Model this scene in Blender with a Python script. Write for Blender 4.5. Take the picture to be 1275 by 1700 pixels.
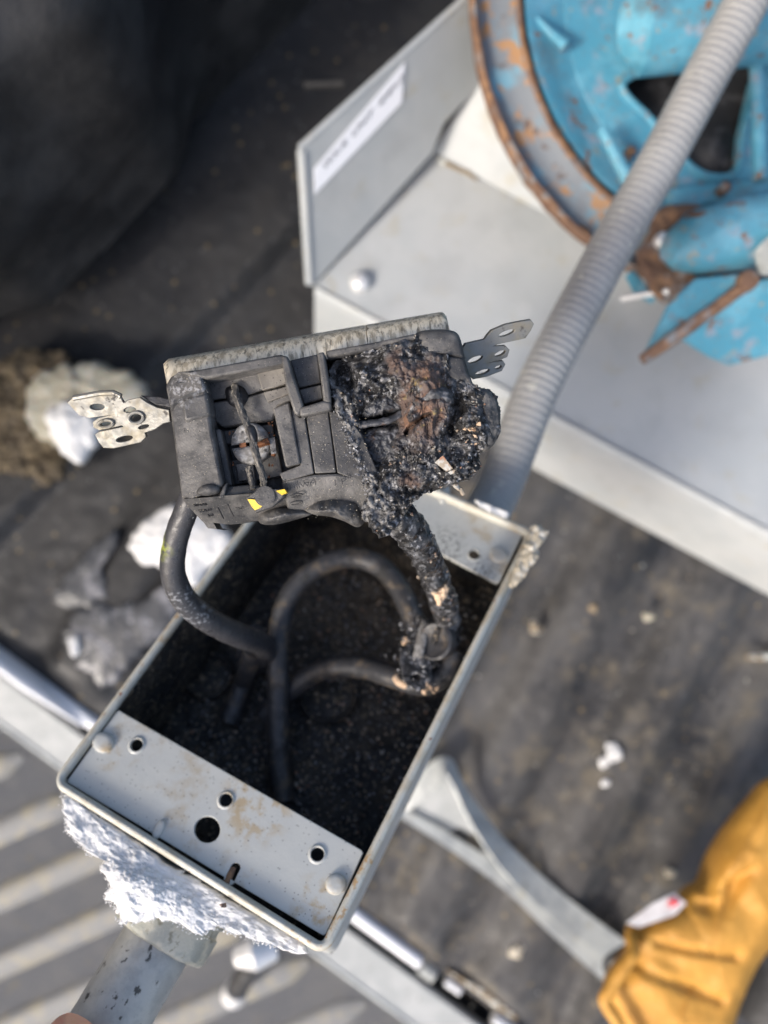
import bpy, bmesh, math, random
from mathutils import Vector, Matrix, noise
random.seed(7)
for o in list(bpy.data.objects): bpy.data.objects.remove(o)
COL = bpy.context.scene.collection
scene = bpy.context.scene

# ------------------------------------------------------------------ camera, sky, sun, exposure
F, CX, CY, H = 1249.0, 637.5, 850.0, 0.62          # focal length in photo pixels, centre, camera height
cam = bpy.data.cameras.new('camera'); camo = bpy.data.objects.new('camera', cam); COL.objects.link(camo)
camo.location = (0, 0, H); camo.rotation_euler = (0, 0, 0)
cam.sensor_fit = 'VERTICAL'; cam.sensor_height = 24.0; cam.lens = F / 1700 * 24.0
cam.clip_start = 0.01; cam.clip_end = 50
cam.dof.use_dof = True; cam.dof.focus_distance = 0.205; cam.dof.aperture_fstop = 4.6
scene.camera = camo
SUN = Vector((-0.60, -0.45, 0.66)).normalized()
w = bpy.data.worlds.new("World"); scene.world = w; w.use_nodes = True
nt = w.node_tree; bg = nt.nodes['Background']
sky = nt.nodes.new('ShaderNodeTexSky'); sky.sky_type = 'NISHITA'; sky.sun_disc = False
sky.sun_elevation = math.asin(SUN.z); sky.sun_rotation = math.atan2(SUN.x, SUN.y); sky.dust_density = 4.0; sky.ozone_density = 0.6
nt.links.new(sky.outputs[0], bg.inputs[0]); bg.inputs[1].default_value = 0.15
sl = bpy.data.lights.new('sun', 'SUN'); so = bpy.data.objects.new('sun', sl); COL.objects.link(so)
sl.energy = 1.5; sl.angle = math.radians(10); sl.color = (1.0, 0.95, 0.88)
so.rotation_euler = SUN.to_track_quat('Z', 'Y').to_euler()
scene.view_settings.view_transform = 'Standard'; scene.view_settings.look = 'None'
scene.view_settings.exposure = 0.84; scene.view_settings.gamma = 1.0
try: scene.cycles.max_bounces = 6
except Exception: pass

# ------------------------------------------------------------------ geometry helpers
mm = 0.001
def P(px, py, d): return Vector(((px - CX) / F * d, -(py - CY) / F * d, H - d))
CAMP = Vector((0, 0, H))
class Frame:
    def __init__(s, o, x, y):
        s.o = o; s.x = x.normalized(); s.z = s.x.cross(y).normalized(); s.y = s.z.cross(s.x).normalized()
    def W(s, u, v, h=0): return s.o + s.x * u + s.y * v + s.z * h
    def px(s, px, py, h=0):
        r = P(px, py, 1.0) - CAMP; p0 = s.o + s.z * h
        t = (p0 - CAMP).dot(s.z) / r.dot(s.z); p = CAMP + r * t - s.o
        return (p.dot(s.x), p.dot(s.y))
    def wp(s, px, py, h=0): u, v = s.px(px, py, h); return s.W(u, v, h)
def plane_frame(a, b, c): return Frame(a, b - a, c - a)
FL = lambda d: Frame(P(CX, CY, d), Vector((1, 0, 0)), Vector((0, 1, 0)))   # horizontal plane at camera distance d

def cr(pts, n=8, closed=False):
    out = []; m = len(pts); rng = range(m if closed else m - 1)
    for i in rng:
        g = (lambda k: pts[k % m]) if closed else (lambda k: pts[min(max(k, 0), m - 1)])
        p0, p1, p2, p3 = g(i-1), g(i), g(i+1), g(i+2)
        for j in range(n):
            t = j / n
            out.append(tuple(0.5 * ((2*b) + (c-a)*t + (2*a-5*b+4*c-d)*t*t + (3*b-a-3*c+d)*t**3)
                             for a, b, c, d in zip(p0, p1, p2, p3)))
    if not closed: out.append(tuple(pts[-1]))
    return out

class MB:
    def __init__(s): s.v = []; s.f = []; s.a = []
    def add(s, vs, fs, attr=None):
        n = len(s.v); s.v += [Vector(p) for p in vs]; s.f += [tuple(i + n for i in f) for f in fs]
        s.a += list(attr) if attr else [0.0] * len(vs)
        return s
    def box(s, fr, u0, u1, v0, v1, h0, h1):
        vs = [fr.W(u, v, h) for h in (h0, h1) for v in (v0, v1) for u in (u0, u1)]
        return s.add(vs, [(0,2,3,1),(4,5,7,6),(0,1,5,4),(2,6,7,3),(0,4,6,2),(1,3,7,5)])
    def slab(s, front, back, fr=None):
        """front: list of world points; back: list of world points (same count)"""
        n = len(front)
        fs = [tuple(range(n)), tuple(range(2*n-1, n-1, -1))] + [(i, i+n, (i+1)%n+n, (i+1)%n) for i in range(n)]
        return s.add(list(front) + list(back), fs)
    def pslab(s, fr, pts, back):
        """pts: (px, py, h mm) on frame fr; extruded straight to height back mm"""
        f, b = [], []
        for x, y, h in pts:
            u, v = fr.px(x, y, h*mm); f.append(fr.W(u, v, h*mm)); b.append(fr.W(u, v, back*mm))
        return s.slab(f, b)
    def tube(s, pts, rad, seg=20, caps=True, flat=1.0, up=None):
        m = len(pts); pts = [Vector(p) for p in pts]
        rad = rad if hasattr(rad, '__len__') else [rad]*m
        vs = []; prev = up
        for i, p in enumerate(pts):
            t = (pts[min(i+1, m-1)] - pts[max(i-1, 0)]).normalized()
            if prev is None: prev = t.orthogonal()
            nrm = (prev - t * prev.dot(t)).normalized(); prev = nrm; bn = t.cross(nrm)
            for k in range(seg):
                a = 2*math.pi*k/seg
                vs.append(p + nrm*math.cos(a)*rad[i] + bn*math.sin(a)*rad[i]*flat)
        fs = [(i*seg+k, i*seg+(k+1)%seg, (i+1)*seg+(k+1)%seg, (i+1)*seg+k) for i in range(m-1) for k in range(seg)]
        if caps: fs += [tuple(range(seg-1, -1, -1)), tuple((m-1)*seg+k for k in range(seg))]
        return s.add(vs, fs)
    def lathe(s, fr, prof, cu=0, cv=0, seg=48, a0=0, a1=2*math.pi):
        """prof: list of (r, h)"""
        full = abs(a1 - a0 - 2*math.pi) < 1e-6; na = seg if full else seg + 1; vs = []
        for r, h in prof:
            for k in range(na):
                a = a0 + (a1-a0)*k/seg; vs.append(fr.W(cu + r*math.cos(a), cv + r*math.sin(a), h))
        m = len(prof)
        fs = [(i*na+k, (i+1)*na+k, (i+1)*na+(k+1)%na, i*na+(k+1)%na) for i in range(m-1) for k in range(seg)]
        return s.add(vs, fs)
    def jitter(s, amp, scale, seed=0.0, ax=None, amp2=0, scale2=1):
        """push vertices along their normals by noise: real unevenness"""
        me = bpy.data.meshes.new('t'); me.from_pydata(s.v, [], s.f); me.update()
        ns = [vv.normal.copy() for vv in me.vertices]; bpy.data.meshes.remove(me)
        off = Vector((seed, seed*1.7, seed*0.3))
        for i, p in enumerate(s.v):
            d = noise.fractal(p*scale + off, 1.0, 2.0, 3) * amp
            if amp2: d += noise.noise(p*scale2 + off) * amp2
            s.v[i] = p + ns[i]*d
        return s
    def chips(s, place, n, r0, r1, flat=0.6):
        for _ in range(n):
            c = place()
            if c is None: continue
            r = random.uniform(r0, r1)
            vs = []
            rot = Matrix.Rotation(random.uniform(0, 6.28), 3, Vector((random.gauss(0,1), random.gauss(0,1), random.gauss(0,1))).normalized())
            for q in ((1,0,0),(0,1,0),(-1,0,0),(0,-1,0),(0,0,1),(0,0,-1)):
                vs.append(c + rot @ (Vector((q[0], q[1]*random.uniform(.5,1), q[2]*flat)) * r * random.uniform(.6, 1.2)))
            s.add(vs, [(0,1,4),(1,2,4),(2,3,4),(3,0,4),(1,0,5),(2,1,5),(3,2,5),(0,3,5)])
        return s
    def build(s, name, mat, parent=None, smooth=35, **k):
        me = bpy.data.meshes.new(name); loc = Vector((0,0,0))
        if parent is not None: loc = ROOT(parent)
        else:
            n = len(s.v); loc = sum(s.v, Vector())/n; loc.z = min(p.z for p in s.v)
        me.from_pydata([p - loc for p in s.v], [], s.f)
        at = me.attributes.new('mask', 'FLOAT', 'POINT'); at.data.foreach_set('value', s.a)
        bm = bmesh.new(); bm.from_mesh(me); bmesh.ops.recalc_face_normals(bm, faces=bm.faces) if k.get('recalc', True) else None
        bm.to_mesh(me); bm.free()
        me.materials.append(mat)
        if smooth is not None:
            me.polygons.foreach_set('use_smooth', [True]*len(me.polygons)); me.set_sharp_from_angle(angle=math.radians(smooth))
        o = bpy.data.objects.new(name, me); COL.objects.link(o)
        if parent is None: o.location = loc; ROOTS[o.name] = loc
        else: o.parent = parent; ROOTS[o.name] = loc
        if k.get('bevel'):
            b = o.modifiers.new('bevel', 'BEVEL'); b.width = k['bevel']; b.segments = 2; b.limit_method = 'ANGLE'; b.angle_limit = math.radians(40)
        return o
ROOTS = {}
def ROOT(o): return ROOTS[o.name]
def tag(o, label=None, cat=None, group=None, kind=None):
    if label: o['label'] = label
    if cat: o['category'] = cat
    if group: o['group'] = group
    if kind: o['kind'] = kind
    return o
def thing(name, loc, label, cat, group=None):
    o = bpy.data.objects.new(name, None); COL.objects.link(o); o.location = loc; o.empty_display_size = 0.01
    ROOTS[o.name] = Vector(loc); return tag(o, label, cat, group)

def curve_plate(mb, fr, outline, holes, top, thick, bev=0.0, z_of=None):
    """outline/holes: lists of (u, v) in metres on frame fr. Filled plate with real holes, rounded edges."""
    cu = bpy.data.curves.new('c', 'CURVE'); cu.dimensions = '2D'; cu.fill_mode = 'BOTH'
    for lp in [outline] + holes:
        sp = cu.splines.new('POLY'); sp.points.add(len(lp)-1)
        for q, (a, b) in zip(sp.points, lp): q.co = (a, b, 0, 1)
        sp.use_cyclic_u = True
    cu.extrude = max(thick/2 - bev, 1e-6); cu.bevel_depth = bev; cu.bevel_resolution = 2; cu.offset = -bev
    ob = bpy.data.objects.new('c', cu); me = bpy.data.meshes.new_from_object(ob)
    vs = [fr.W(q.co.x, q.co.y, top - thick/2 + q.co.z) for q in me.vertices]
    mb.add(vs, [tuple(p.vertices) for p in me.polygons])
    bpy.data.objects.remove(ob); bpy.data.meshes.remove(me)
    return mb
def pxl(fr, pts, h=0): return [fr.px(x, y, h) for x, y in pts]
def ell(fr, x, y, rx, ry, rot=0, n=20, h=0, px=True):
    out = []
    for k in range(n):
        a = 2*math.pi*k/n; c, s_ = math.cos(a)*rx, math.sin(a)*ry; R_ = math.radians(rot)
        q = (x + c*math.cos(R_) - s_*math.sin(R_), y + c*math.sin(R_) + s_*math.cos(R_))
        out.append(fr.px(*q, h) if px else q)
    return out
def slot(fr, x0, y0, x1, y1, r, h=0):
    a = math.atan2(y1-y0, x1-x0); out = []
    for k in range(9): t = a + math.pi/2 + math.pi*k/8; out.append(fr.px(x0 + r*math.cos(t), y0 + r*math.sin(t), h))
    for k in range(9): t = a - math.pi/2 + math.pi*k/8; out.append(fr.px(x1 + r*math.cos(t), y1 + r*math.sin(t), h))
    return out
def rrect(u0, v0, u1, v1, r, n=6):
    out = []
    for cx, cy, a in ((u1-r, v1-r, 0), (u0+r, v1-r, 90), (u0+r, v0+r, 180), (u1-r, v0+r, 270)):
        for k in range(n+1):
            t = math.radians(a + 90*k/n); out.append((cx + r*math.cos(t), cy + r*math.sin(t)))
    return out
def ridge(x, y, s, k=0): return 1-2*abs(noise.noise(Vector((x*s, y*s, k))))
def nz(x, y, s, k=0, o=3): return noise.fractal(Vector((x*s, y*s, k)), 1, 2, o)
def seg(x, y, x0, y0, x1, y1):
    dx, dy = x1-x0, y1-y0; t = max(0, min(1, ((x-x0)*dx+(y-y0)*dy)/(dx*dx+dy*dy))); return math.hypot(x-x0-t*dx, y-y0-t*dy)
def inpoly(x, y, poly):
    c = False; j = len(poly)-1
    for i in range(len(poly)):
        xi, yi = poly[i][:2]; xj, yj = poly[j][:2]
        if (yi > y) != (yj > y) and x < (xj-xi)*(y-yi)/(yj-yi) + xi: c = not c
        j = i
    return c
def G(x, y, cx, cy, sx, sy=None, rot=0):
    sy = sy or sx; dx, dy = x-cx, y-cy
    if rot: c, s_ = math.cos(math.radians(rot)), math.sin(math.radians(rot)); dx, dy = dx*c+dy*s_, -dx*s_+dy*c
    return math.exp(-(dx*dx/sx/sx + dy*dy/sy/sy))
def lump(mb, fr, center, outline, hfun, back, nr=30, na=120, edge=2.2, mask=None, smooth_n=None, rough=0.0, rscale=0.12, wrap=6, seed=0, undercut=0.9):
    """closed lumpy body: star-shaped outline (photo px on frame fr), relief hfun(px,py,r)->mm, wrapped back to `back` mm"""
    cx, cy = center
    ol = cr(outline, max(2, na // len(outline) + 1), True)
    ang = []
    for k in range(na):
        t = k/na*len(ol); i = int(t); f = t - i; a, b = ol[i % len(ol)], ol[(i+1) % len(ol)]
        ang.append((a[0]*(1-f)+b[0]*f, a[1]*(1-f)+b[1]*f))
    if rough:
        q = []
        for k, (x, y) in enumerate(ang):
            d = noise.fractal(Vector((x*rscale, y*rscale, seed+3.3)), 0.8, 2.1, 4)*rough
            L_ = math.hypot(x-cx, y-cy) or 1; q.append((x+(x-cx)/L_*d, y+(y-cy)/L_*d))
        ang = q
    vs = []; at = []
    def put(x, y, h):
        u, v = fr.px(x, y, h*mm*0.35); vs.append(fr.W(u, v, h*mm)); at.append(mask(x, y) if mask else 0.0)
    put(cx, cy, hfun(cx, cy, 0))
    for i in range(1, nr+1):
        r = (i/nr)**0.85
        for (bx, by) in ang:
            x, y = cx+(bx-cx)*r, cy+(by-cy)*r
            put(x, y, hfun(x, y, r) - (edge*(1-math.sqrt(max(0, 1-((r-.75)/.25)**2))) if r > .75 else 0))
    for i in range(1, wrap+1):
        t = i/wrap; r = 1 + .012*math.sin(t*math.pi) - (1-undercut)*t*t
        for (bx, by) in ang:
            x, y = cx+(bx-cx)*r, cy+(by-cy)*r; he = hfun(bx, by, 1) - edge
            put(x, y, he*(1-t) + back*t)
    n0 = 1
    fs = [(0, 1+k, 1+(k+1) % na) for k in range(na)]
    for i in range(nr+wrap-1):
        for k in range(na):
            a = n0+i*na+k; b = n0+i*na+(k+1) % na; fs.append((a, a+na, b+na, b))
    fs.append(tuple(n0+(nr+wrap-1)*na+k for k in range(na-1, -1, -1)))
    return mb.add(vs, fs, at)
def sheet(mb, fr, u0, u1, v0, v1, nu, nv, hf):
    vs = [fr.W(u0+(u1-u0)*i/nu, v0+(v1-v0)*j/nv, hf(u0+(u1-u0)*i/nu, v0+(v1-v0)*j/nv)) for j in range(nv+1) for i in range(nu+1)]
    fs = [(j*(nu+1)+i, j*(nu+1)+i+1, (j+1)*(nu+1)+i+1, (j+1)*(nu+1)+i) for j in range(nv) for i in range(nu)]
    return mb.add(vs, fs)

# ------------------------------------------------------------------ materials
def M(name, base, rough=.6, metal=0, layers=(), bump=(), spec=.5, rvar=None, coat=0, sss=0):
    """layers: dicts c=color, s=size in mm, lo, hi, kind 'n'|'v', at=(world pt, radius), stretch=(dir world, k), r=rough, m=metal, mask=True
       bump: (size mm, depth mm[, kind])"""
    m = bpy.data.materials.new(name); m.use_nodes = True; t = m.node_tree; N = t.nodes; Lk = t.links
    b = N['Principled BSDF']; b.inputs['Roughness'].default_value = rough; b.inputs['Metallic'].default_value = metal
    b.inputs['Specular IOR Level'].default_value = spec
    if coat: b.inputs['Coat Weight'].default_value = coat; b.inputs['Coat Roughness'].default_value = .25
    if sss: b.inputs['Subsurface Weight'].default_value = sss; b.inputs['Subsurface Scale'].default_value = .004
    geo = N.new('ShaderNodeNewGeometry'); pos = geo.outputs['Position']
    seed = [random.uniform(0, 50)]
    def tex(kind, size, stretch=None, detail=5):
        mp = N.new('ShaderNodeMapping'); seed[0] += 1.37
        mp.inputs['Location'].default_value = (seed[0], seed[0]*.7, seed[0]*.3); src = pos
        s = 1000.0/size; mp.inputs['Scale'].default_value = (s, s, s)
        if stretch:   # long along a direction in xy
            ang, k = stretch
            r = N.new('ShaderNodeVectorRotate'); r.rotation_type = 'Z_AXIS'; r.inputs['Angle'].default_value = -math.radians(ang)
            Lk.new(pos, r.inputs['Vector']); src = r.outputs[0]; mp.inputs['Scale'].default_value = (s/k, s, s)
        Lk.new(src, mp.inputs['Vector'])
        if kind == 'v':
            n = N.new('ShaderNodeTexVoronoi'); n.inputs['Scale'].default_value = 1; Lk.new(mp.outputs[0], n.inputs['Vector']); return n.outputs['Distance']
        if kind == 'w':
            n = N.new('ShaderNodeTexWave'); n.inputs['Scale'].default_value = 1; n.inputs['Distortion'].default_value = .5; Lk.new(mp.outputs[0], n.inputs['Vector']); return n.outputs['Fac']
        n = N.new('ShaderNodeTexNoise'); n.inputs['Scale'].default_value = 1; n.inputs['Detail'].default_value = detail
        n.inputs['Roughness'].default_value = .62; Lk.new(mp.outputs[0], n.inputs['Vector']); return n.outputs['Fac']
    def mr(src, a, b_, c=0., d=1., clamp=True):
        n = N.new('ShaderNodeMapRange'); n.interpolation_type = 'SMOOTHSTEP' if clamp else 'LINEAR'
        for i, v in zip((1, 2, 3, 4), (a, b_, c, d)): n.inputs[i].default_value = v
        Lk.new(src, n.inputs[0]); return n.outputs[0]
    def mul(a, b_):
        n = N.new('ShaderNodeMath'); n.operation = 'MULTIPLY'; Lk.new(a, n.inputs[0])
        if isinstance(b_, float): n.inputs[1].default_value = b_
        else: Lk.new(b_, n.inputs[1])
        return n.outputs[0]
    col = N.new('ShaderNodeRGB'); col.outputs[0].default_value = (*base, 1); cur = col.outputs[0]
    rv = N.new('ShaderNodeValue'); rv.outputs[0].default_value = rough; rcur = rv.outputs[0]
    mv = N.new('ShaderNodeValue'); mv.outputs[0].default_value = metal; mcur = mv.outputs[0]
    for L in layers:
        k = L.get('kind', 'n'); f = tex(k, L['s'], L.get('stretch'), L.get('detail', 5))
        lo, hi = L.get('lo', .5), L.get('hi', .6)
        f = mr(f, lo, hi) if k != 'v' else mr(f, hi, lo)
        if 'at' in L:
            tot = None
            for c, r in L['at']:
                dn = N.new('ShaderNodeVectorMath'); dn.operation = 'DISTANCE'; Lk.new(pos, dn.inputs[0]); dn.inputs[1].default_value = c
                q = mr(dn.outputs['Value'], r, r*.35)
                if tot is None: tot = q
                else:
                    a = N.new('ShaderNodeMath'); a.operation = 'MAXIMUM'; Lk.new(tot, a.inputs[0]); Lk.new(q, a.inputs[1]); tot = a.outputs[0]
            f = mul(f, tot)
        if L.get('mask'):
            an = N.new('ShaderNodeAttribute'); an.attribute_name = 'mask'; f = mul(f, mr(an.outputs['Fac'], *L['mask']))
        if L.get('k'): f = mul(f, float(L['k']))
        mx = N.new('ShaderNodeMix'); mx.data_type = 'RGBA'; Lk.new(f, mx.inputs[0]); Lk.new(cur, mx.inputs[6]); mx.inputs[7].default_value = (*L['c'], 1); cur = mx.outputs[2]
        for key, cc in (('r', 'rcur'), ('m', 'mcur')):
            if key in L:
                mx = N.new('ShaderNodeMix'); mx.data_type = 'FLOAT'; Lk.new(f, mx.inputs[0]); Lk.new(rcur if key == 'r' else mcur, mx.inputs[2]); mx.inputs[3].default_value = L[key]
                if key == 'r': rcur = mx.outputs[0]
                else: mcur = mx.outputs[0]
    if rvar:
        f = mr(tex('n', rvar[0]), .3, .7, -rvar[1], rvar[1]); a = N.new('ShaderNodeMath'); a.operation = 'ADD'; a.use_clamp = True
        Lk.new(rcur, a.inputs[0]); Lk.new(f, a.inputs[1]); rcur = a.outputs[0]
    Lk.new(cur, b.inputs['Base Color']); Lk.new(rcur, b.inputs['Roughness']); Lk.new(mcur, b.inputs['Metallic'])
    prev = None
    for bp in bump:
        size, dep = bp[0], bp[1]; kind = bp[2] if len(bp) > 2 else 'n'; st = bp[3] if len(bp) > 3 else None
        n = N.new('ShaderNodeBump'); n.inputs['Strength'].default_value = 1; n.inputs['Distance'].default_value = dep*mm
        Lk.new(tex(kind, size, st), n.inputs['Height'])
        if prev: Lk.new(prev, n.inputs['Normal'])
        prev = n.outputs[0]
    if prev: Lk.new(prev, b.inputs['Normal'])
    return m
TAN = (.42, .27, .13); RUST = (.22, .075, .025); DUST = (.34, .30, .24)

# frames used throughout -------------------------------------------------------
SB = .105/.4099
BA = P(80, 1300, .96138*SB)
B = Frame(BA, Vector((.88335, -.39863, .24655)), Vector((.46867, .74370, -.47673)))     # box mouth plane, z out of the box
BW, BL, BD = .105, .6478*SB, .052
DR = .197
a9 = math.radians(9.2)
R = Frame(P(550, 700, DR), Vector((math.cos(a9), math.sin(a9), 0)), Vector((-math.sin(a9), math.cos(a9), 0)))   # outlet face

m_paint = M('grey_box_paint', (.47, .475, .45), .42, layers=[
    dict(c=(.54, .535, .49), s=16, lo=.4, hi=.65, k=.5),
    dict(c=(.40, .30, .17), s=5, lo=.44, hi=.60, k=.85, at=[(B.wp(425, 1335, -2*mm), .016), (B.wp(520, 1500, -2*mm), .010), (B.wp(180, 1255, -2*mm), .006), (B.wp(545, 1560, 0), .016)]),
    dict(c=(.38, .31, .21), s=14, lo=.54, hi=.70, k=.7),
    dict(c=(.05, .045, .04), s=1.6, kind='v', lo=.10, hi=.16, k=.7),
    dict(c=(.02, .02, .02), s=1.1, lo=.50, hi=.62, at=[(B.wp(735, 905, -2*mm), .013), (B.wp(800, 950, -2*mm), .010)], r=.9)],
    bump=[(.7, .05), (3.5, .10)], rvar=(6, .12))
m_rim = M('rim_paint', (.52, .51, .45), .45, layers=[
    dict(c=(.45, .39, .28), s=7, lo=.45, hi=.65, k=.7),
    dict(c=TAN, s=3, lo=.54, hi=.62, k=.9, at=[(B.wp(270, 1030), .012), (B.wp(235, 1080), .008), (B.wp(552, 1560), .022), (B.wp(880, 900), .014), (B.wp(600, 1440), .012)]),
    dict(c=RUST, s=4, lo=.66, hi=.70),
    dict(c=(.06, .05, .04), s=1.2, kind='v', lo=.08, hi=.13, k=.6)], bump=[(.8, .08), (3, .15)], rvar=(5, .12))
m_soot = M('sooted_box_inside', (.014, .014, .015), .6, layers=[
    dict(c=(.040, .033, .026), s=16, lo=.46, hi=.60),
    dict(c=(.17, .13, .085), s=4, lo=.56, hi=.68, k=.8),
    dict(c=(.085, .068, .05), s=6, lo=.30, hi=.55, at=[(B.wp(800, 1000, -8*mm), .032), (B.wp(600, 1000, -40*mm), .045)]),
    dict(c=(.42, .33, .22), s=2.2, kind='v', lo=.12, hi=.24, k=.8),
    dict(c=(.25, .24, .23), s=.9, kind='v', lo=.10, hi=.18, k=.6)], bump=[(1.0, .35), (4, .7), (.45, .15)], rvar=(3, .25))
m_cable = M('black_cable_jacket', (.036, .036, .039), .45, layers=[
    dict(c=(.13, .10, .07), s=6, lo=.50, hi=.66, r=.7, k=.8), dict(c=(.012, .012, .012), s=9, lo=.5, hi=.65, r=.7, k=.7),
    dict(c=(.085, .085, .09), s=5, lo=.5, hi=.68, r=.55, k=.5),
    dict(c=(.22, .21, .20), s=.8, kind='v', lo=.08, hi=.15, k=.5)], bump=[(.5, .05), (2, .15)], rvar=(2, .15))
m_cable_g = M('scuffed_cable_jacket', (.038, .038, .042), .42, layers=[
    dict(c=(.30, .34, .03), s=2.2, lo=.42, hi=.52, k=.95, at=[(P(281, 905, .225), .0045), (P(283, 880, .225), .0042), (P(279, 922, .226), .003), (B.wp(402, 1080, -14*mm), .0035)]),
    dict(c=(.30, .31, .33), s=1.3, lo=.52, hi=.6, k=.7, at=[(P(296, 985, .235), .008), (P(320, 1020, .24), .008)]),
    dict(c=(.20, .20, .20), s=.8, kind='v', lo=.10, hi=.17, k=.6)], bump=[(.45, .06), (1.4, .16)], rvar=(2, .18))
m_body = M('sooty_outlet_plastic', (.042, .041, .041), .5, layers=[
    dict(c=(.095, .090, .084), s=18, lo=.42, hi=.6), dict(c=(.035, .033, .033), s=6, lo=.56, hi=.7, k=.8, r=.4),
    dict(c=(.14, .132, .122), s=9, lo=.46, hi=.66, k=.8), dict(c=(.30, .30, .31), s=1.2, lo=.50, hi=.60, r=.28, k=.7, at=[(P(300, 650, DR), .006), (P(322, 640, DR), .005), (P(388, 652, DR), .004)]),  # pale flecks near the post cap paint its wet sparkle
    dict(c=(.03, .03, .032), s=8, lo=.55, hi=.72, r=.35, k=.8),
    dict(c=(.30, .27, .22), s=.9, kind='v', lo=.09, hi=.15, k=.7),
    dict(c=(.012, .012, .012), s=1.3, kind='v', lo=.10, hi=.15)], bump=[(.35, .08), (1.4, .16), (6, .25)], rvar=(3, .22))
m_body_l = M('sooty_outlet_plastic_brown', (.12, .11, .097), .6, layers=[
    dict(c=(.24, .22, .19), s=6, lo=.4, hi=.7, k=.7),
    dict(c=(.015, .015, .015), s=1.0, kind='v', lo=.12, hi=.2)], bump=[(.35, .07), (1.6, .12)])
m_dark = M('dark_soot', (.012, .012, .014), .5, layers=[dict(c=(.045, .045, .05), s=4, lo=.45, hi=.7)], bump=[(.5, .1), (2, .2)], rvar=(2, .2))
m_nickel = M('sooty_nickel', (.80, .71, .55), .42, .35, layers=[
    dict(c=(.36, .30, .21), s=1.6, lo=.45, hi=.62, stretch=(99, 6), k=.8, r=.5),
    dict(c=(.06, .055, .045), s=1.3, lo=.50, hi=.66, stretch=(99, 7), k=.7, r=.6, m=.3),
    dict(c=(.07, .06, .045), s=2.2, lo=.36, hi=.52, stretch=(99, 5), k=.9, r=.7, m=.3, at=[(P(300, 625, DR), .010), (P(345, 617, DR), .008), (P(395, 605, DR), .0075), (P(440, 596, DR), .006), (P(480, 588, DR), .005), (P(520, 582, DR), .0045)])],
    bump=[(.35, .06, 'n', (95, 6)), (3, .05)], rvar=(2, .12))
m_zinc = M('zinc_strap', (.23, .225, .205), .5, .5, layers=[
    dict(c=(.25, .22, .16), s=5, lo=.45, hi=.65, r=.6, m=.4, k=.8),
    dict(c=(.05, .045, .04), s=3, lo=.60, hi=.7, r=.7, m=.2)], bump=[(.5, .05), (3, .06)], rvar=(2, .15))
m_char = M('blistered_char', (.020, .0195, .020), .30, layers=[
    dict(c=(.10, .10, .105), s=3.4, lo=.48, hi=.64, r=.42, k=.9),
    dict(c=(.30, .30, .31), s=1.5, lo=.55, hi=.66, r=.32, k=.8),  # light grey spots painted in as glints on the crust
    dict(c=(.24, .235, .235), s=2.2, lo=.40, hi=.58, at=[(B.wp(737, 1012, 0), .0075), (B.wp(742, 1040, 0), .006)], r=.7),
    dict(c=(.055, .055, .06), s=7, lo=.45, hi=.6, mask=(.15, .6), r=.6, k=.9),
    dict(c=(.20, .195, .19), s=1.8, lo=.40, hi=.58, mask=(-.1, -.7), r=.5, k=.9),
    dict(c=(.095, .062, .05), s=6, lo=.36, hi=.52, mask=(.35, .8), r=.75, k=.9),
    dict(c=(.20, .105, .062), s=4.5, lo=.50, hi=.66, mask=(.45, .9), r=.8, k=.8),
    dict(c=(.33, .24, .09), s=4, lo=.60, hi=.68, mask=(.5, .9), r=.8, k=.6),
    dict(c=(.36, .31, .24), s=1.3, kind='v', lo=.05, hi=.12, k=.5, r=.6)], bump=[(.7, .08), (2.2, .28)], rvar=(1.2, .2))
m_charchip = M('char_flakes', (.035, .035, .037), .25, layers=[dict(c=(.30, .30, .31), s=1.2, lo=.46, hi=.58)], bump=[(.3, .1)], rvar=(1, .25))
m_ash = M('ash_flecks', (.30, .25, .19), .7, layers=[dict(c=(.30, .14, .08), s=1.6, lo=.5, hi=.6), dict(c=(.42, .40, .36), s=2.3, lo=.55, hi=.6)], bump=[(.4, .1)])
m_peach = M('peach_residue', (.62, .44, .29), .8, layers=[dict(c=(.20, .12, .07), s=1.2, lo=.56, hi=.64), dict(c=(.04, .035, .03), s=1.8, lo=.60, hi=.68)], bump=[(.5, .2)])
m_screw = M('terminal_screw', (.42, .41, .39), .45, .3, layers=[dict(c=(.04, .04, .04), s=1.5, lo=.5, hi=.62, m=0, r=.7), dict(c=(.18, .17, .16), s=3, lo=.4, hi=.6, m=0, r=.7)], bump=[(.5, .08)])
m_brass = M('copper_orange', (.26, .11, .05), .5, .5, layers=[dict(c=(.10, .04, .02), s=1, lo=.5, hi=.6)], bump=[(.4, .1)])
m_yellow = M('yellow_plastic', (.75, .50, .03), .45, layers=[dict(c=(.08, .07, .04), s=1.4, lo=.60, hi=.68)], bump=[(.5, .05)])
m_strand = M('charred_fibre', (.055, .052, .048), .7, layers=[dict(c=(.20, .18, .15), s=.8, lo=.5, hi=.62, stretch=(105, 4))], bump=[(.35, .15, 'n', (105, 5))])
m_snow = M('snow', (.69, .685, .675), .8, layers=[dict(c=(.60, .61, .63), s=4, lo=.5, hi=.7, k=.5), dict(c=(.45, .40, .32), s=3, lo=.66, hi=.74, k=.6)], bump=[(.9, .07), (6, .3)], spec=.15)  # grey patches paint shading into the snow; tan specks are dirt
m_slush = M('grey_slush', (.05, .052, .057), .35, layers=[dict(c=(.20, .20, .215), s=16, lo=.46, hi=.70), dict(c=(.55, .55, .58), s=7, lo=.60, hi=.70, k=.8)], bump=[(5, .3)])
m_crust = M('sandy_crust', (.46, .40, .30), .8, layers=[dict(c=(.66, .63, .56), s=3, lo=.50, hi=.66)], bump=[(.6, .3)])
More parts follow.
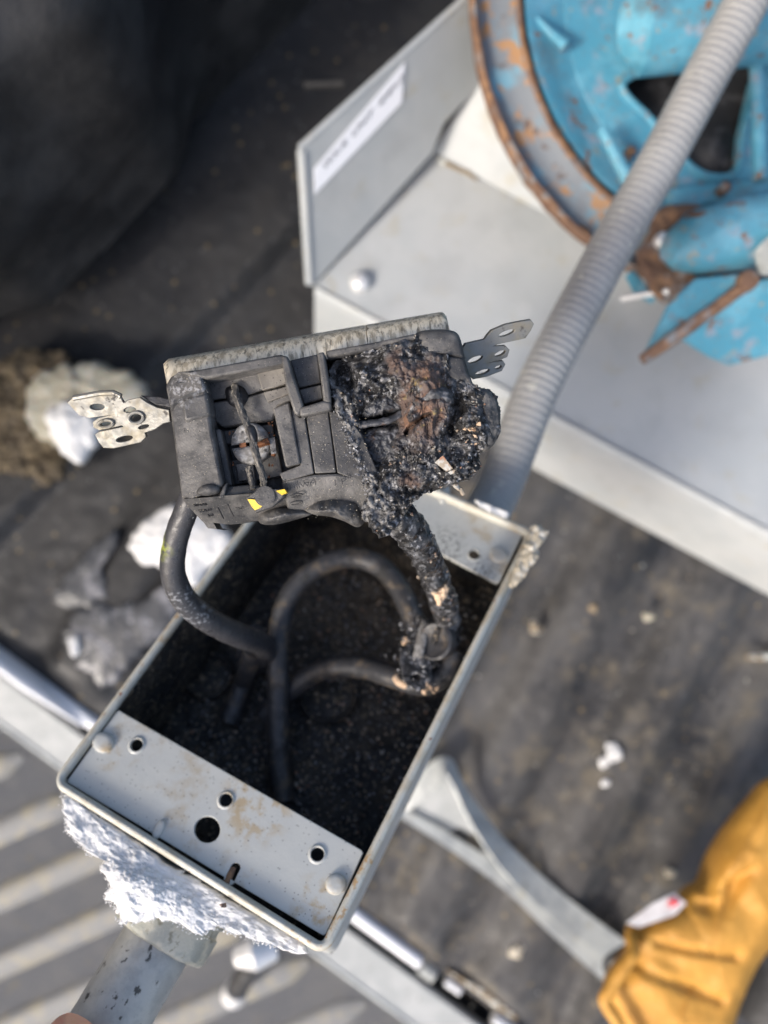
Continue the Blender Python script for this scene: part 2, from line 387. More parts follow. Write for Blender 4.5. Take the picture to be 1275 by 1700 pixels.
m_galv = M('galvanised_pipe', (.44, .43, .39), .5, .15, layers=[
    dict(c=(.33, .325, .30), s=7, lo=.42, hi=.6, k=.7), dict(c=(.40, .30, .18), s=6, lo=.52, hi=.66, k=.7, at=[(B.W(.05, -.018, -.026), .016)]),
    dict(c=(.07, .066, .058), s=2.8, lo=.61, hi=.66, stretch=(60, 2)), dict(c=(.46, .45, .42), s=2, lo=.6, hi=.7, k=.6)], bump=[(.6, .08), (3, .15)], rvar=(4, .15))
m_hub = M('cast_hub', (.33, .335, .29), .55, .2, layers=[dict(c=(.46, .44, .36), s=6, lo=.45, hi=.6), dict(c=(.20, .19, .14), s=3.5, lo=.58, hi=.68)], bump=[(.8, .15), (3, .25)])
m_flex = M('grey_flexible_conduit', (.285, .28, .27), .42, layers=[dict(c=(.36, .355, .34), s=30, lo=.4, hi=.6, k=.7), dict(c=(.55, .53, .45), s=7, lo=.62, hi=.7, k=.6), dict(c=(.22, .21, .20), s=12, lo=.6, hi=.75, k=.4)], bump=[(1.5, .1)])
m_sheet = M('pale_grey_sheet_metal', (.38, .40, .405), .42, layers=[
    dict(c=(.45, .46, .455), s=60, lo=.4, hi=.6, k=.6), dict(c=(.36, .31, .20), s=20, lo=.56, hi=.72, k=.45), dict(c=(.22, .22, .22), s=2.5, stretch=(-30, 14), lo=.66, hi=.72, k=.5), dict(c=(.33, .34, .34), s=35, lo=.5, hi=.7, k=.5), dict(c=(.38, .38, .38), s=4, kind='v', lo=.05, hi=.10, k=.5)], bump=[(2, .08), (30, .5)], rvar=(20, .1))
m_stain = M('rusty_seam_dirt', (.22, .17, .11), .8, layers=[dict(c=(.5, .5, .46), s=9, lo=.5, hi=.6)], bump=[(2, .3)])
m_steel = M('bright_steel', (.74, .74, .74), .35, .35, layers=[dict(c=(.4, .38, .35), s=8, lo=.55, hi=.7, r=.5)], bump=[(2, .05)])
m_white = M('white_label_and_rod_glint', (.86, .87, .90), .5, bump=[(2, .03)])
m_ink = M('black_print', (.04, .04, .05), .6)
m_blue = M('chipped_blue_paint', (.075, .28, .39), .5, layers=[
    dict(c=(.17, .42, .54), s=30, lo=.45, hi=.65, k=.7), dict(c=(.33, .30, .34), s=14, lo=.56, hi=.68, k=.6),
    dict(c=(.38, .27, .13), s=7, lo=.60, hi=.68, r=.8, k=.6), dict(c=(.20, .095, .05), s=12, lo=.60, hi=.66, r=.9), dict(c=(.10, .13, .15), s=40, lo=.52, hi=.68, k=.55), dict(c=(.20, .11, .06), s=2.2, lo=.60, hi=.66, k=.8)], bump=[(1.5, .15), (9, .5)], rvar=(8, .12))
m_rust = M('rusted_iron', (.15, .085, .055), .85, layers=[dict(c=(.27, .15, .08), s=7, lo=.45, hi=.62), dict(c=(.10, .05, .035), s=5, lo=.58, hi=.68), dict(c=(.20, .21, .22), s=16, lo=.52, hi=.66)], bump=[(1.2, .4), (4, .6)])
m_groove = M('worn_grey_blue_groove', (.16, .18, .20), .6, layers=[dict(c=(.12, .30, .40), s=28, lo=.50, hi=.66, k=.8), dict(c=(.34, .17, .06), s=12, lo=.55, hi=.62, k=.9), dict(c=(.10, .07, .06), s=15, lo=.6, hi=.68)], bump=[(2, .3), (8, .5)])
m_rubber = M('black_rubber', (.018, .018, .020), .55, bump=[(1.2, .2)], layers=[dict(c=(.06, .06, .065), s=9, lo=.5, hi=.66)])
RB = 62
m_bed = M('dusty_bed_liner_shaded_left', (.022, .022, .023), .62, layers=[
    dict(c=(.030, .029, .029), s=60, lo=.38, hi=.66), dict(c=(.075, .072, .070), s=45, lo=.34, hi=.60, stretch=(RB, 2.2), at=[(P(1000, 1150, .62), .42), (P(700, 1500, .62), .30)]),  # paler dust kept to the right; left stays dark for the wall's shade
    dict(c=(.125, .107, .080), s=26, lo=.50, hi=.68, k=.8, at=[(P(1000, 1150, .62), .42), (P(700, 1500, .62), .30)]),
    dict(c=(.022, .022, .024), s=22, lo=.56, hi=.70, k=.8, stretch=(RB, 2)),
    dict(c=(.30, .22, .10), s=16, kind='v', lo=.05, hi=.16, k=.55),
    dict(c=(.26, .26, .26), s=9, kind='v', lo=.06, hi=.14, k=.5)], bump=[(2.5, .4), (14, .6)], rvar=(20, .15))
m_wall = M('black_bed_wall', (.017, .017, .018), .55, layers=[dict(c=(.045, .043, .042), s=60, lo=.42, hi=.66), dict(c=(.10, .085, .06), s=30, lo=.66, hi=.75, k=.4)], bump=[(2, .4), (14, 1)], rvar=(30, .15))
m_tail = M('grey_tailgate_fabric', (.175, .183, .205), .6, layers=[dict(c=(.22, .222, .23), s=30, lo=.45, hi=.6, k=.6), dict(c=(.24, .215, .16), s=24, lo=.60, hi=.7, k=.5)], bump=[(1.6, .7, 'w', (20, .7)), (8, .3)])
m_tailrib = M('worn_tailgate_rib', (.215, .214, .208), .55, layers=[dict(c=(.29, .265, .205), s=16, lo=.45, hi=.62), dict(c=(.18, .18, .19), s=12, lo=.58, hi=.68, k=.7)], bump=[(2, .2)])
m_trim = M('grey_trim', (.36, .375, .37), .42, layers=[dict(c=(.46, .47, .46), s=24, lo=.45, hi=.6, k=.7), dict(c=(.2, .19, .17), s=9, lo=.64, hi=.7, k=.6)], bump=[(2, .15)])
m_strap = M('pale_grey_strap', (.50, .52, .50), .45, layers=[dict(c=(.36, .38, .38), s=18, lo=.45, hi=.62), dict(c=(.40, .36, .25), s=12, lo=.62, hi=.72, k=.6)], bump=[(1.6, .15), (10, .4)])
m_glove = M('tan_yellow_leather', (.54, .27, .042), .62, layers=[dict(c=(.46, .22, .03), s=26, lo=.42, hi=.62, k=.8), dict(c=(.60, .34, .08), s=15, lo=.55, hi=.7, k=.6)], bump=[(1.3, .12, 'v'), (7, .5), (20, 1.2)])
m_tag = M('white_fabric_tag', (.70, .68, .69), .7, bump=[(.8, .1)], layers=[dict(c=(.45, .42, .44), s=8, lo=.5, hi=.65, k=.5)])
m_red = M('red_print', (.65, .03, .05), .6)
m_leaf = M('dry_leaves', (.10, .075, .045), .8, layers=[dict(c=(.17, .13, .075), s=12, lo=.5, hi=.62), dict(c=(.05, .035, .02), s=9, lo=.55, hi=.65)], bump=[(2, .6)])
m_ice = M('dirty_ice', (.36, .335, .26), .4, layers=[dict(c=(.40, .39, .34), s=22, lo=.45, hi=.62), dict(c=(.20, .16, .10), s=12, lo=.58, hi=.68)], bump=[(3, .6)], sss=.2)
m_skin = M('skin', (.62, .34, .24), .5, sss=.3, bump=[(.5, .04), (2, .08)], layers=[dict(c=(.66, .28, .20), s=8, lo=.45, hi=.65, k=.6)])
m_nail = M('nail', (.70, .45, .37), .3, sss=.2)

# ------------------------------------------------------------------ the setting: truck bed floor and walls
RD = Vector((math.cos(math.radians(RB)), math.sin(math.radians(RB)), 0)); RN = Vector((RD.y, -RD.x, 0))
G0 = P(590, 1510, .62); GD = (P(850, 1700, .62) - G0).normalized(); GN = Vector((-GD.y, GD.x, 0))     # gap line; GN points to the bed
J0 = P(250, 300, .62); JD = Vector((.70, .714, 0)).normalized(); JN = Vector((JD.y, -JD.x, 0))     # bed side wall foot; JN points into the bed
K0 = P(330, 565, .62)
FB = Frame(G0, GD, GN)
def ss(a, b, x): t = min(1, max(0, (x-a)/(b-a))); return t*t*(3-2*t)
def floor_h(u, v):
    p = FB.W(u, v, 0); q = p.dot(RN)
    t = (q/.086 + .30) % 1.0
    rib = ss(.02, .30, t) * (1-ss(.55, .90, t))
    far = ss(.02, .10, (p-K0).dot(JN))
    k = ss(-.004, .010, -(p-K0).dot(JN))
    n = noise.fractal(Vector((p.x*14, p.y*14, 0)), 1, 2, 4)
    return rib*.0130*far*ss(.0, .02, v-.004) + k*.014 + n*.0016 + noise.noise(p*110)*.0006
mb = MB(); sheet(mb, FB, -.75, .80, 0, 1.0, 420, 280, floor_h)
mb.slab([FB.W(-.75, 0, -.001), FB.W(.80, 0, -.001), FB.W(.80, 0, -.02), FB.W(-.75, 0, -.02)], [FB.W(-.75, .01, -.001), FB.W(.80, .01, -.001), FB.W(.80, .01, -.02), FB.W(-.75, .01, -.02)])
tag(mb.build('truck_bed_floor', m_bed, recalc=False), kind='structure')
tag(MB().box(FB, -.9, .9, -.9, 1.1, -.075, -.07).build('ground', m_rubber), kind='structure')

# side wall of the bed, lengthened unseen past its end to shade the left
bw = thing('truck_bed_side_wall', J0, 'black plastic liner of the truck bed side rising dark behind everything', 'truck bed wall')
WF = Frame(J0, JD, Vector((0, 0, 1)))      # u along, v up, h = into the bed (JD x up)
def wall_h(u, v):
    s = 1 if WF.z.dot(JN) > 0 else -1
    bulge = .030*ss(.10, .16, v) - .02*v
    well = .05*(ss(-.20, -.12, u)*(1-ss(.00, .10, u)))*ss(.02, .06, v)*(1-ss(.22, .30, v))
    flute = .012*math.sin(u*38)*ss(.1, .2, v)
    return s*(-.10*v - bulge*-.3 + well + flute*.6 + noise.fractal(Vector((u*9, v*9, 2)), 1, 2, 3)*.004)
mb = MB(); sheet(mb, WF, -1.7, .75, -.015, .60, 300, 100, wall_h)
mb.build('liner_panel', m_wall, bw, recalc=False)
sgn = 1 if WF.z.dot(JN) > 0 else -1
MB().box(WF, -1.7, .75, .59, .63, sgn*-.12, sgn*-.04).build('top_rail', m_wall, bw, bevel=.006)
def wall_pt(px, py):       # ray to leaned wall
    return WF.wp(px, py, sgn*.0)
mb = MB(); a, b = P(0, 196, .50), P(62, 160, .50)
mb.tube([a, (a+b)/2, b], .0028, 12); mb.build('tie_hook', m_trim, bw)
mb = MB(); a, b = P(505, 140, .54), P(570, 138, .54)
mb.tube([a, b], .0035, 12); mb.build('tie_hook', m_wall, bw)

# tailgate beyond the gap ------------------------------------------------------
tg = thing('tailgate', FB.W(-.1, -.15, -.03), 'lowered grey tailgate with pale raised ribs, beyond the gap at the bed edge', 'tailgate')
dz = -.012
def gx(px, py, h): return FB.px(px, py, h)
strip0, strip1 = -.021, -.054
curve_plate(MB(), FB, [(-.8, strip0), (.8, strip0), (.8, strip1), (-.8, strip1)], [], dz+.004, .012, .0025).build('edge_strip', m_trim, tg)
MB().tube([FB.W(-.8, strip1+.001, dz+.0035), FB.W(0, strip1+.001, dz+.0035), FB.W(.8, strip1+.001, dz+.0035)], .0022, 10).build('edge_highlight', m_strap, tg)  # pale bead added to stand for the highlight along the strip
mb = MB(); sheet(mb, FB, -.8, .8, -.75, strip1-.002, 100, 50, lambda u, v: dz - .006 + noise.noise(Vector((u*20, v*20, 1)))*.0008)
mb.build('tailgate_panel', m_tail, tg, recalc=False)
rd = Vector((math.cos(math.radians(24)), math.sin(math.radians(24)), 0)); rn = Vector((-rd.y, rd.x, 0))
TF = Frame(P(0, 1385, .63), rd, rn)
for k in range(-6, 5):
    c = k*.0515
    vs = []
    # clip rib to the tailgate side of the strip
    pts = [TF.W(-.25 + i*.01, c, 0) for i in range(150)]
    pts = [p for p in pts if (p-G0).dot(GN) < strip1-.012 and (p-G0).dot(GN) > -.6]
    if len(pts) < 5: continue
    m_ = MB(); n = len(pts); r = [.0118*min(1, (i+1)/3, (n-i)/3) for i in range(n)]
    m_.tube([p.xy.to_3d() + Vector((0, 0, dz-.006)) for p in pts], r, 12, up=Vector((0, 0, 1)), flat=1.0)
    for i, p in enumerate(m_.v): p.z = dz-.006 + (p.z-(dz-.006))*.40
    m_.build('rib', m_tailrib, tg)
# bright rod lying in the gap, in pieces with a collar
rod = thing('gap_rod', FB.W(.0, -.004, -.01), 'bright steel hinge rod with a knurled collar, running in the gap beside the tailgate', 'rod')
def gap(px): # point on gap line at photo x
    y = 1510 + (px-590)*190/260; return P(px, y, .62)
def on_gap(px, off, z): q = gap(px); u = (q-G0).dot(GD); return FB.W(u, off, z)
MB().tube([on_gap(-60, -.003, .001), on_gap(320, -.003, .001), on_gap(700, -.003, .001)], .0055, 16).build('rod', m_white, rod)  # white colour stands in for sky reflected by the steel
MB().tube([on_gap(-40, -.004, .003), on_gap(60, -.004, .003), on_gap(150, -.007, .001)], [.015, .017, .007], 20, flat=.4, up=Vector((0,0,1))).build('reflection_sleeve', m_white, rod)  # wide white sleeve added to paint the bright reflection on the strip
m_ = MB(); n = 26; m_.tube([on_gap(706+i*.9, -.006, -.003) for i in range(n)], [.0065 + (.0007 if i % 4 < 2 else 0) for i in range(n)], 18); m_.build('collar', m_trim, rod)
MB().tube([on_gap(744, -.003, -.001), on_gap(768, -.003, -.001)], .0045, 14).build('rod_end', m_steel, rod)
MB().tube([on_gap(822, -.003, .002), on_gap(870, -.003, .002)], .0055, 14).build('rod_end', m_steel, rod)
m_ = MB(); m_.tube([on_gap(735, .004, .001), on_gap(790, .0075, .003), on_gap(850, .006, .001)], [.002, .0045, .003], 10, flat=.5); m_.jitter(.002, 120)
tag(m_.build('straw_debris', m_stain), 'sandy tan debris heaped along the edge of the gap by the rod', 'debris')

# clevis bolt in the tailgate
cb = thing('latch_bolt', P(400, 1610, .60), 'shiny latch bolt with round head and dark shaft, below the snowy box corner', 'bolt')
m_ = MB(); m_.tube([P(392, 1648, .625), P(400, 1630, .60), P(420, 1600, .575), P(432, 1580, .565)], [.0085, .0085, .0085, .008], 20); m_.build('shaft', m_rubber, cb)
m_ = MB(); m_.tube([P(398, 1588, .56), P(425, 1580, .555), P(455, 1572, .56)], [.008, .012, .009], 24); m_.jitter(.0015, 90); m_.build('head', m_steel, cb)
m_ = MB(); m_.tube([P(388, 1652, .62), P(394, 1640, .612)], [.0105, .0095], 24); m_.build('washer', m_steel, cb)

# ------------------------------------------------------------------ pale sheet metal housing
st = thing('machine_housing', P(900, 500, .60), 'pale grey bent sheet metal housing with an upright flange and white label', 'machine housing')
FP = plane_frame(P(525, 470, .50), P(800, 128, .47), P(495, 245, .43))
sg = 1 if FP.z.dot(CAMP - FP.o) > 0 else -1
fo = pxl(FP, [(519, 474), (494, 250), (503, 236), (700, 64), (800, -30), (900, -30), (850, 60), (803, 132), (735, 205), (716, 254), (540, 448)])
curve_plate(MB(), FP, fo, [], .0015, .003, .0008).build('flange', m_sheet, st)
m_ = MB(); m_.tube([FP.wp(514, 470), FP.wp(501, 250)], .0030, 10); m_.tube([FP.wp(498, 245), FP.wp(700, 62), FP.wp(800, -28)], .0021, 10); m_.build('folded_edge', m_sheet, st)
lab = [(521, 281), (672, 104), (667, 170), (523, 322)]
lh = sg*.0022 if sg > 0 else -.0022-.0
lb = curve_plate(MB(), FP, pxl(FP, lab, lh), [], lh + .0002, .0004).build('label', m_white, st)
def text_mesh(mb, s, fr, u, v, size, du, h, th=.0001, skew=None):
    c = bpy.data.curves.new('t', 'FONT'); c.body = s; c.size = size; c.extrude = th; c.align_x = 'LEFT'
    ob = bpy.data.objects.new('t', c); me = bpy.data.meshes.new_from_object(ob)
    ca, sa = math.cos(du), math.sin(du)
    vs = [fr.W(u + (q.co.x*ca - q.co.y*sa), v + (q.co.x*sa + q.co.y*ca), h + q.co.z) for q in me.vertices]
    if skew: vs = [skew(q.co.x, q.co.y, q.co.z) for q in me.vertices]
    mb.add(vs, [tuple(p.vertices) for p in me.polygons]); bpy.data.objects.remove(ob); bpy.data.meshes.remove(me); return mb
p0, p1, p2 = FP.wp(536, 283, lh), FP.wp(664, 138, lh), FP.wp(536, 256, lh)
ex = (p1-p0); ey = (p2-p0); lab_n = FP.z*(1 if sg > 0 else -1)
m_ = MB(); text_mesh(m_, 'WX-R  UNIT  4MP12', FP, 0, 0, 1, 0, 0, 0, skew=lambda x, y, z: p0 + ex*(x/8.6) + ey*(y*.62) + lab_n*.0006)
m_.build('label_print', m_ink, lb, smooth=None)

TP = plane_frame(P(525, 470, .50), P(1400, 942, .50), P(718, 252, .50))
def tp(pts, d): return [P(x, y, d) for x, y in pts]
m_ = MB(); f = tp([(522, 472), (1400, 946), (1400, 620), (1000, 392), (718, 250)], .50); m_.slab(f, [p - Vector((0, 0, .003)) for p in f]); m_.build('top_panel', m_sheet, st, bevel=.001)
# apron: bent face falling toward the bed floor, its fold rounded
m_ = MB(); rows = []
for t, dd, off in ((0, .4985, 0), (.03, .4985, 3), (.07, .500, 10), (.13, .506, 22), (.6, .545, 64), (1, .585, 108)):
    rows.append([P(522 + s_*878 , 474 + s_*473 + off, dd) for s_ in [i/40 for i in range(41)]])
vs = [p for r in rows for p in r]; m_.add(vs, [(j*41+i, j*41+i+1, (j+1)*41+i+1, (j+1)*41+i) for j in range(5) for i in range(40)])
vs2 = [p + Vector((.004, .004, -.003)) for p in rows[-1]]
m_.add(list(rows[-1]) + vs2, [(i, i+1, 41+i+1, 41+i) for i in range(40)])
m_.build('apron', m_sheet, st, recalc=False)
# raised step
m_ = MB(); a0, a1 = (718, 252), (1400, 625); b0, b1 = (797, 132), (1400, 440)
rows = []
for t, dd in ((0, .4985), (.04, .496), (.85, .474), (.95, .470), (1.0, .469)):
    rows.append([P((a0[0]+(a1[0]-a0[0])*s_)*(1-t) + (b0[0]+(b1[0]-b0[0])*s_)*t, (a0[1]+(a1[1]-a0[1])*s_)*(1-t) + (b0[1]+(b1[1]-b0[1])*s_)*t, dd) for s_ in [i/30 for i in range(31)]])
rows.append([P(860 + 640*s_, -60+10*s_, .468) for s_ in [i/30 for i in range(31)]])
vs = [p for r in rows for p in r]; m_.add(vs, [(j*31+i, j*31+i+1, (j+1)*31+i+1, (j+1)*31+i) for j in range(5) for i in range(30)])
m_.build('raised_step', m_sheet, st, recalc=False)
FS = FL(.4965)
u, v = FS.px(598, 468); m_ = MB(); m_.lathe(FS, [(.0065, -.003), (.0065, .001), (.0055, .003), (.003, .0045), (0, .005)], u, v, 28); m_.build('screw', m_steel, st)
m_ = MB(); m_.tube([P(722+i*18, 259+i*9.8+random.uniform(-3, 3), .4975) for i in range(5)], [.0004, .0016, .0012, .0016, .0004], 8, flat=.6); m_.build('seam_dirt', m_stain, st)

# ------------------------------------------------------------------ blue rusty wheel
WD = .425
wh = thing('cast_wheel', P(1250, 0, .46), 'large blue cast wheel with a rusty rim and chipped paint, half out of frame', 'wheel')
ax = Vector((.10, -.12, 1)).normalized(); wx = Vector((1, 0, 0)); wx = (wx - ax*wx.dot(ax)).normalized()
WH = Frame(P(1250, 0, WD), wx, ax.cross(wx))
k = WD/F
def wl(name, prof, mat, jit=0):
    m_ = MB(); m_.lathe(WH, [(r*k, h*mm) for r, h in prof], 0, 0, 160)
    if jit: m_.jitter(jit, 160)
    return m_.build(name, mat, wh, smooth=60, recalc=False)
wl('outer_lip', [(463, -4), (466, 0), (470, 1), (475, 0), (477, -5), (470, -14), (455, -18)], m_rust, .0008)
wl('groove', [(400, 1), (408, -1), (425, -5), (440, -6), (452, -6), (458, -5), (465, -3)], m_groove, .0006)
wl('inner_lip', [(394, 1), (396, 3), (399, 3.4), (402, 3), (404, -2)], m_rust, .0007)
wl('web_flange', [(318, -6), (340, -4.5), (365, -1), (380, 1.5), (390, 2.2)], m_blue, .0004)
DF = Frame(WH.o - WH.z*.006, WH.x, WH.y)
outer = [(320*k*math.cos(t*math.pi/60), 320*k*math.sin(t*math.pi/60)) for t in range(120)]
hole = pxl(DF, cr([(1032, 140), (1110, 104), (1200, 82), (1262, 82), (1250, 150), (1232, 230), (1222, 285), (1190, 295), (1160, 288), (1120, 250), (1080, 200)], 5, True))
hole2 = [(-x + .02, -y) for x, y in hole]
m_ = MB(); curve_plate(m_, DF, outer, [hole, hole2], .0, .010, .002); m_.build('web', m_blue, wh)
m_ = MB(); hq = [DF.W(a, b_, .0004) for a, b_ in hole]; m_.tube(hq + [hq[0]], .0022, 10, caps=False); m_.jitter(.0004, 120); m_.build('opening_rim', m_blue, wh)
m_ = MB(); m_.tube([P(1000, 215, .417), P(1060, 330, .418)], [.003, .0045], 12); m_.build('spoke_rib', m_blue, wh)
m_ = MB(); m_.tube([P(1255, 70, .416), P(1262, 300, .417)], [.004, .004], 12); m_.build('spoke_rib', m_blue, wh)
m_ = MB(); m_.tube([P(1046, 48, .405), P(1060, 46, .402), P(1300, 22, .402), P(1420, 10, .402)], [.015, .0235, .0235, .0235], 40); m_.jitter(.0006, 90); m_.build('hub_tube', m_blue, wh)
m_ = MB(); m_.tube([P(890, 30, .416), P(940, 78, .414)], [.0015, .0035], 12); m_.build('casting_rib', m_blue, wh)
m_ = MB(); curve_plate(m_, FL(.445), pxl(FL(.445), cr([(1100, 330), (1160, 318), (1290, 306), (1400, 300), (1400, 350), (1290, 345), (1160, 352), (1110, 380)], 4, True)), [], .012, .010, .002); m_.build('lower_ledge', m_blue, wh)
for x, y in ((1048, 250), (1206, 309)):
    u, v = FL(.425).px(x, y); MB().lathe(FL(.425), [(.0032, -.012), (.0030, 0), (.0015, .0015), (0, .002)], u, v, 14).build('rivet', m_rust, wh)
wl('shade_disc', [(0, -30), (300, -30), (390, -24), (400, -12)], m_rubber)  # added black disc, stands for the deep shade inside the wheel
# dark rubber part behind the spokes
m_ = MB(); lump(m_, FL(.450), (1190, 210), [(1040, 130), (1150, 90), (1300, 60), (1320, 200), (1240, 300), (1180, 310), (1120, 270)], lambda x, y, r: 6*G(x, y, 1120, 160, 40, 22, -40) + 8*G(x, y, 1190, 250, 40) - 2, -4, 24, 60)
tag(m_.build('drive_belt_pulley', m_rubber), 'black rubber pulley seen dark through the opening of the blue wheel', 'pulley')

# bracket, tank end and hook below the wheel
br = thing('rusty_bracket', P(1120, 440, .45), 'brown rusted bracket with a bright bolt, right of the grey flexible conduit', 'bracket')
FQ = FL(.415)
m_ = MB(); lump(m_, FQ, (1115, 420), [(1095, 345), (1150, 338), (1180, 352), (1150, 375), (1120, 400), (1105, 440), (1160, 465), (1165, 490), (1100, 500), (1068, 450), (1060, 420), (1080, 385)], lambda x, y, r: 2*noise.noise(Vector((x*.05, y*.05, 0))), -9, 16, 70, edge=1.5, rough=4); m_.build('bracket_plate', m_rust, br)
u, v = FQ.px(1098, 402); MB().lathe(FQ, [(.0048, -.001), (.0045, .004), (.003, .0055), (0, .006)], u, v, 18).build('bolt', m_steel, br)
m_ = MB(); m_.tube([P(1032, 496, .43), P(1075, 488, .42), P(1110, 484, .415)], .0017, 10); m_.build('wire_pin', m_steel, br)
m_ = MB(); m_.tube([P(1045, 455, .43), P(1062, 480, .425), P(1085, 500, .425)], [.003, .004, .002], 10, flat=.5); m_.build('green_tab', m_blue, br)
tk = MB(); tk.tube([P(1095, 420, .412), P(1112, 418, .410), P(1150, 404, .408), P(1230, 388, .406), P(1330, 375, .406), P(1420, 370, .406)], [.003, .010, .0165, .019, .019, .019], 36)
tag(tk.build('blue_tank_end', m_blue), 'faded blue rounded casting end lying just under the wheel', 'casting')
tw = MB(); tw.tube([P(1266, 405, .389), P(1278, 415, .388), P(1330, 420, .388)], [.006, .0125, .0125], 24); tag(tw.build('white_cap', m_strap), 'small white plastic cap at the right edge above the blue lever', 'cap')
hk = thing('blue_lever', P(1180, 540, .45), 'bent blue steel lever with a rust-bare edge, lying on the pale housing', 'lever')
f = [P(1068, 590, .405), P(1110, 505, .405), P(1155, 462, .402), P(1250, 452, .400), P(1252, 470, .398)]
m_ = MB(); m_.slab(f, [p - Vector((0, 0, .003)) for p in f]); m_.jitter(.0003, 100); m_.build('upper_plate', m_blue, hk, bevel=.0008)
f = [P(1130, 560, .408), P(1255, 466, .398), P(1400, 440, .398), P(1400, 540, .43), P(1275, 590, .435), P(1214, 605, .438), P(1180, 590, .436)]
m_ = MB(); m_.slab(f, [p - Vector((0, 0, .004)) for p in f]); m_.build('lower_plate', m_blue, hk, bevel=.0008)
m_ = MB(); m_.tube([P(1066, 598, .402), P(1120, 560, .399), P(1190, 510, .396), P(1252, 462, .394)], [.0030, .0038, .0038, .0036], 14, flat=.8); m_.jitter(.0006, 200); m_.build('bare_edge', m_rust, hk)
m_ = MB(); m_.lathe(FL(.392), [(.0055, -.003), (.005, .002), (.002, .003), (0, .003)], *FL(.392).px(1242, 466), 18); m_.build('pivot_pin', m_rust, hk)

# ------------------------------------------------------------------ grey flexible conduit
FE = B.W(.080, BL+.002, -.027); FE2 = B.W(.080, BL+.030, -.026)
path = cr([tuple(P(x, y, d)) for x, y, d in ((1300, -130, .345), (1240, 0, .348), (1170, 130, .351), (1095, 270, .353), (1010, 420, .354), (940, 550, .352), (888, 655, .348))] + [tuple(FE2), tuple(FE)], 60)
path = [Vector(p) for p in path]
acc = 0; rad = []
for i, p in enumerate(path):
    if i: acc += (p - path[i-1]).length
    ph = (acc/.0036) % 1.0; rad.append(.0101 + .00045*(0.5+.5*math.cos(ph*2*math.pi)))
m_ = MB(); m_.tube(path, rad, 36); tag(m_.build('flexible_conduit', m_flex, smooth=80), 'grey corrugated flexible conduit running from top right down behind the box', 'conduit')

# ------------------------------------------------------------------ grey strap, glove
sp = thing('folded_strap', P(850, 1450, .60), 'pale grey webbing strap doubled back in a sharp fold on the floor', 'strap')
def ribbon(mb, pts, wdt, th=.0012):
    c = cr(pts, 8); f1, f2 = [], []
    q = [P(a, b_, d) for a, b_, d, *_ in c]; n = len(q)
    for i in range(n):
        t = (q[min(i+1, n-1)] - q[max(i-1, 0)]).normalized(); tilt = c[i][3]; wd = c[i][4]
        side = Vector((t.y, -t.x, 0)).normalized(); s_ = side*math.cos(tilt) + Vector((0, 0, 1))*math.sin(tilt); nn = s_.cross(t).normalized()
        for a_, b2 in ((-1, -1), (1, -1), (1, 1), (-1, 1)): mb.v.append(q[i] + s_*wd/2*a_ + nn*th*b2); mb.a.append(0.)
    n0 = len(mb.v) - 4*n
    for i in range(n-1):
        for k_ in range(4): mb.f.append((n0+i*4+k_, n0+i*4+(k_+1) % 4, n0+(i+1)*4+(k_+1) % 4, n0+(i+1)*4+k_))
    mb.f += [(n0, n0+1, n0+2, n0+3), (n0+4*n-1, n0+4*n-2, n0+4*n-3, n0+4*n-4)]
    return mb
m_ = MB(); ribbon(m_, [(668, 1340, .600, .3, .010), (702, 1305, .594, .5, .018), (738, 1272, .590, .9, .016), (756, 1295, .590, 1.1, .016), (784, 1348, .592, 1.0, .018), (845, 1430, .596, .7, .020), (930, 1508, .600, .4, .020), (1060, 1605, .604, .3, .020)], .02); m_.build('upper_band', m_strap, sp, smooth=50)
m_ = MB(); ribbon(m_, [(660, 1345, .603, .2, .007), (755, 1402, .601, .3, .010), (850, 1468, .600, .3, .014), (930, 1538, .601, .3, .018), (1020, 1612, .603, .3, .022), (1080, 1655, .604, .3, .022)], .02); m_.build('lower_band', m_strap, sp, smooth=50)
m_ = MB(); f = [P(675, 1345, .607), P(735, 1285, .604), P(775, 1350, .606), P(830, 1450, .610)]; m_.slab(f, [p - Vector((0, 0, .001)) for p in f]); m_.build('inner_fold', m_trim, sp)
m_ = MB(); lp = [(1060, 1560), (1035, 1575), (1010, 1592), (1006, 1610), (1020, 1618), (1045, 1600), (1080, 1590)]
m_.tube([Vector(q) for q in cr([tuple(P(x, y, .545)) for x, y in lp], 6)], .0022, 12)
tag(m_.build('cord_loop', m_rubber), 'thin black cord loop poking out from under the yellow glove', 'cord')

